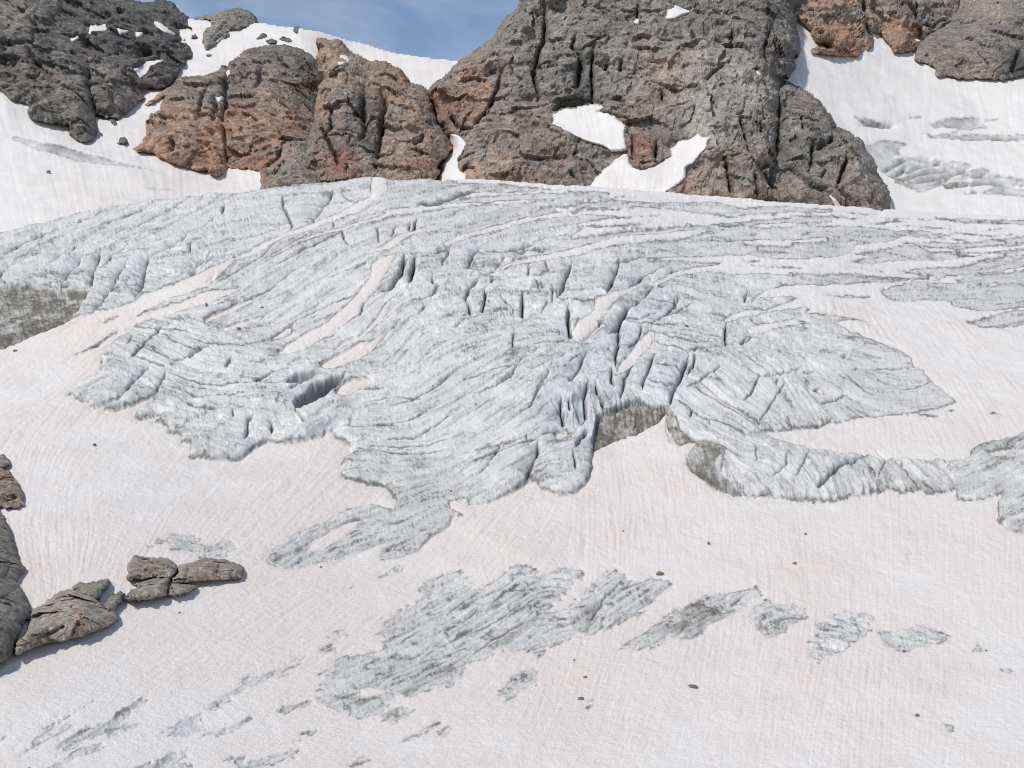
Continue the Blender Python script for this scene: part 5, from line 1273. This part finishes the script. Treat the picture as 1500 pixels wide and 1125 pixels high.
near('boulder_slab', 'broad pale grey and brown rock slab at the left, above the bottom snow', FA('75,1060 75,1010 110,960 130,900 150,840 190,820 230,790 290,750 330,738 400,745 470,770 485,800 510,815 555,830 575,880 540,910 470,940 400,970 300,995 200,1010 140,1035'),
     [(60, 890, .1, 0, .5, 0), (100, 880, .35, 0, .4, 0), (50, 920, .05, 0, .5, 0), (90, 920, .2, 0, .45, 0), (60, 935, .35, 0, .0, .35), (120, 915, .75, 0, .0, .15), (140, 905, .2, 0, .4, .05), (40, 945, .5, 0, .2, .05), (150, 900, .05, 0, .1, .3), (120, 870, .1, 0, .45, .05), (110, 935, .2, 0, .2, .2)], 74,
     bulge=4.5, reach=22, roll=4, rollm=2, unit=6, dip=25, amp=1.2, gul=((FA('400,860 370,930 340,980'), 2, .8, 0, 0), (FA('150,960 240,955 330,900'), 2.5, .9, 0, 0), (FA('230,800 330,770 440,800'), 2, .7, 0, 0)))
near('boulder', 'dark horned rock perched on the top edge of the broad slab', FA('350,730 360,715 380,705 430,710 470,700 520,688 535,700 520,730 495,745 485,790 440,790 400,770 370,745'), [(130, 860, .05, 0, .15, .2)], 75, bulge=2.6, reach=7, unit=3, roll=3, rollm=1.5)
near('boulder', 'small broken dark rock at the right end of the broad slab', FA('485,800 510,805 530,780 545,770 580,750 600,760 590,800 560,820 555,850 520,850'), [(165, 880, .05, 0, .15, .25)], 76, bulge=2.0, reach=6, unit=2.6, roll=3, rollm=1.2)
near('boulder', 'block-shaped grey-brown boulder at the upper left of the boulder group', FB('175,600 190,540 175,500 210,420 250,375 340,375 370,390 500,385 590,405 650,440 690,490 680,540 620,590 600,600 430,590 320,610 250,600 215,615'),
     [(200, 830, .12, 0, .15, .1), (225, 835, .35, .02, .1, .05), (250, 828, .1, 0, .2, .05)], 77, bulge=3.6, reach=12, unit=4, dip=5, gul=((FB('370,470 350,540'), 1.3, .5, 0, 0),), step=1.0)
near('boulder', 'long smooth boulder at the right end of the boulder group', FB('690,450 720,460 850,430 940,400 1060,395 1150,410 1250,440 1340,480 1345,540 1310,600 1200,610 1040,615 960,620 800,640 770,650 700,640 640,650 620,600 690,540'),
     [(270, 840, .1, 0, .3, 0), (300, 835, .3, .02, .08, .1), (330, 838, .1, 0, .3, .05), (350, 840, .15, 0, .1, .2), (300, 850, .4, 0, .05, .1), (340, 848, .15, 0, .08, .1)], 78, bulge=4.0, reach=12, unit=4.2, dip=8, amp=.8, gul=((FB('1080,430 1060,560'), 1.5, .6, 2, .4), (FB('770,480 760,600'), 2, .8, 0, 0)), step=1.0)
near('boulder', 'low rough boulder at the lower left of the boulder group', FB('145,795 180,750 220,715 270,700 290,670 240,655 330,630 440,590 600,590 590,660 575,765 440,805 350,815 200,822'),
     [(190, 878, .05, 0, .15, .15), (220, 865, .1, 0, .25, .05), (240, 865, .2, 0, .2, .05)], 79, bulge=3.0, reach=9, unit=3.6, dip=15, step=1.0)
near('boulder', 'low tapering boulder at the lower right of the boulder group', FB('585,768 595,690 620,640 720,650 790,655 860,660 870,680 820,720 700,760 630,775'), [(255, 868, .1, 0, .25, .05), (280, 860, .1, 0, .15, .15)], 80, bulge=2.6, reach=7, unit=3.2, roll=4, dip=10, step=1.0)
for nm_, lb_, pl_, sd_ in (('rock', 'small dark rock in the gully snow below the dark ridge', RA('785,985 815,980 820,940 860,938 890,985 870,992'), 91), ('rock', 'rock tooth hanging below the dark ridge over the gully snow', RA('745,810 790,812 812,860 790,875 760,850'), 92),
                           ('rock', 'lone squarish boulder on the snow saddle skyline', T1('1285,122 1318,122 1312,150 1298,152 1288,140'), 93), ('rock', 'flat dark rock, right of the three on the snow above the dome', T1('1222,172 1245,155 1275,168 1292,186 1250,184'), 94),
                           ('rock', 'flat dark rock, lowest of the three on the snow above the dome', T1('1160,178 1190,168 1222,176 1215,192 1180,192'), 95), ('rock', 'flat dark rock, topmost of the three on the snow above the dome', T1('1112,178 1140,150 1165,143 1185,160 1150,172'), 96),
                           ('rock', 'small stone on the snow below the skyline rock block', T1('902,245 918,236 934,240 920,254'), 97), ('rock', 'small rock at the foot of the dark ridge spur', RA('672,905 700,905 708,930 690,936'), 98)):
    rock(nm_, lb_, pl_, Y_UP, MAT_DARK, [(0, 0, .05, 0, .1, .25)], seed=sd_, step=1.0, bulge=6, reach=4, roll=2.5, rollm=3, unit=5, dipdeg=20, skirt=(0, 5, -1), cat='rock', warp=.8, amp=.7)

# ---- loose stones on the snow: small lumps, each its own
STONE_LABELS = [
    (967, 838, 11, 7, 'dark flat stone just above the tip of the largest lower ice patch'), (1017, 1003, 17, 5, 'long flat reddish-brown stone in the lower right snow'),
    (851, 1022, 9, 5, 'dark stone at the bottom centre, beside a small ice fleck'), (857, 989, 7, 3, 'small flat stone above the bottom centre stone'), (842, 965, 4, 2.5, 'speck-like stone below the largest lower ice patch'),
    (1164, 824, 6, 4, 'black stone alone in the snow below the right ice band'), (1039, 795, 5, 5, 'small stone in the snow above the slim ice lens'), (1180, 780, 4, 3, 'tiny stone nearest below the right ice band'),
    (913, 777, 4, 3, 'tiny stone in the snow below the rounded ice toe'), (1344, 1046, 6, 5, 'grey pebble beside the small ice fleck at the lower right'), (1324, 951, 5, 4, 'grey pebble right of the flat grey ice patch'),
    (1445, 950, 3.5, 3, 'tiny pebble near the right edge of the lower snow'), (22, 513, 7, 4, 'small dark stone on the snow below the dirty ice wall at the left edge'), (140, 651, 6, 5, 'small grey stone alone on the left snow slope'),
    (303, 450, 4, 7, 'upright dark stone on the left part of the ice'), (350, 486, 6, 4, 'dark stone on the ice left of the large open crevasses'), (222, 291, 4, 2.5, 'tiny dark stone on the upper left glacier crest'),
    (264, 895, 4, 2.5, 'tiny stone in the snow below the boulder group'), (470, 829, 3.5, 3, 'tiny stone below the lower ice tongue'), (661, 720, 4, 3, 'tiny black stone on the dirty lower ice margin'),
    (1006, 477, 5, 5, 'small dark stone on the layered ice above the blue ribs'), (71, 252, 6, 4, 'small dark rock on the snow above the upper left glacier crest'), (165, 871, 9, 7, 'pebble between the broad slab and the boulder group'), (44, 1120, 5, 3, 'small stone at the bottom edge on the far left'), (384, 451, 5, 3, 'small dark stone on the ice right of the upright stone')]


def stone(u, v, wpx, hpx, label, seed, pos=None):
    r = np.random.default_rng(seed)
    import bmesh
    bm = bmesh.new()
    bmesh.ops.create_icosphere(bm, subdivisions=2, radius=1.0)
    c = on_snow(u, v) if pos is None else pos
    yy = c[1]
    ax, az = wpx / 2 * yy / FPX, hpx / 2 * yy / FPX
    cut = r.normal(size=(7, 3))
    cut /= np.linalg.norm(cut, axis=1)[:, None]
    off = r.uniform(.55, .9, 7)
    for vt in bm.verts:
        p_ = np.array(vt.co)
        for n_, o_ in zip(cut, off):                 # flat broken faces
            d_ = p_ @ n_ - o_
            if d_ > 0:
                p_ = p_ - n_ * d_
        vt.co = (p_[0] * ax * 1.15, p_[1] * (ax + az) * 0.55, p_[2] * az * 1.2)
    me = bpy.data.meshes.new('stone')
    bm.to_mesh(me)
    bm.free()
    for nm_ in ('mask', 'tint'):
        at = me.attributes.new(nm_, 'FLOAT_COLOR', 'POINT')
        val = (0.25, 0.05, 0.0, 1) if nm_ == 'mask' else (0.45, 0, 0, 1)
        at.data.foreach_set('color', np.tile(np.array(val, f32), len(me.vertices)))
    me.materials.append(MAT_NEAR)
    o_ = bpy.data.objects.new('stone', me)
    o_.location = (c[0], c[1] - 0.15 * ax, c[2] + az * 0.35)
    o_.rotation_euler = (0.0, r.uniform(-.2, .2), 0.0)
    COL.objects.link(o_)
    o_['label'] = label
    o_['category'] = 'stone'
    o_['group'] = 'loose stones on the snow and ice'


for i_, (u_, v_, w_, h_, l_) in enumerate(STONE_LABELS):
    ps = None
    if l_.startswith('small dark rock on the snow above'):
        ps = unproject(np.array(u_), np.array(v_), Y_UP(np.array([[float(u_)]]), np.array([[float(v_)]]))[0, 0])
    stone(u_, v_, w_, h_, l_, 100 + i_, ps)
print('done', round(time.time() - T0, 1), sum(len(o.data.polygons) * 2 for o in bpy.data.objects if o.type == 'MESH'))
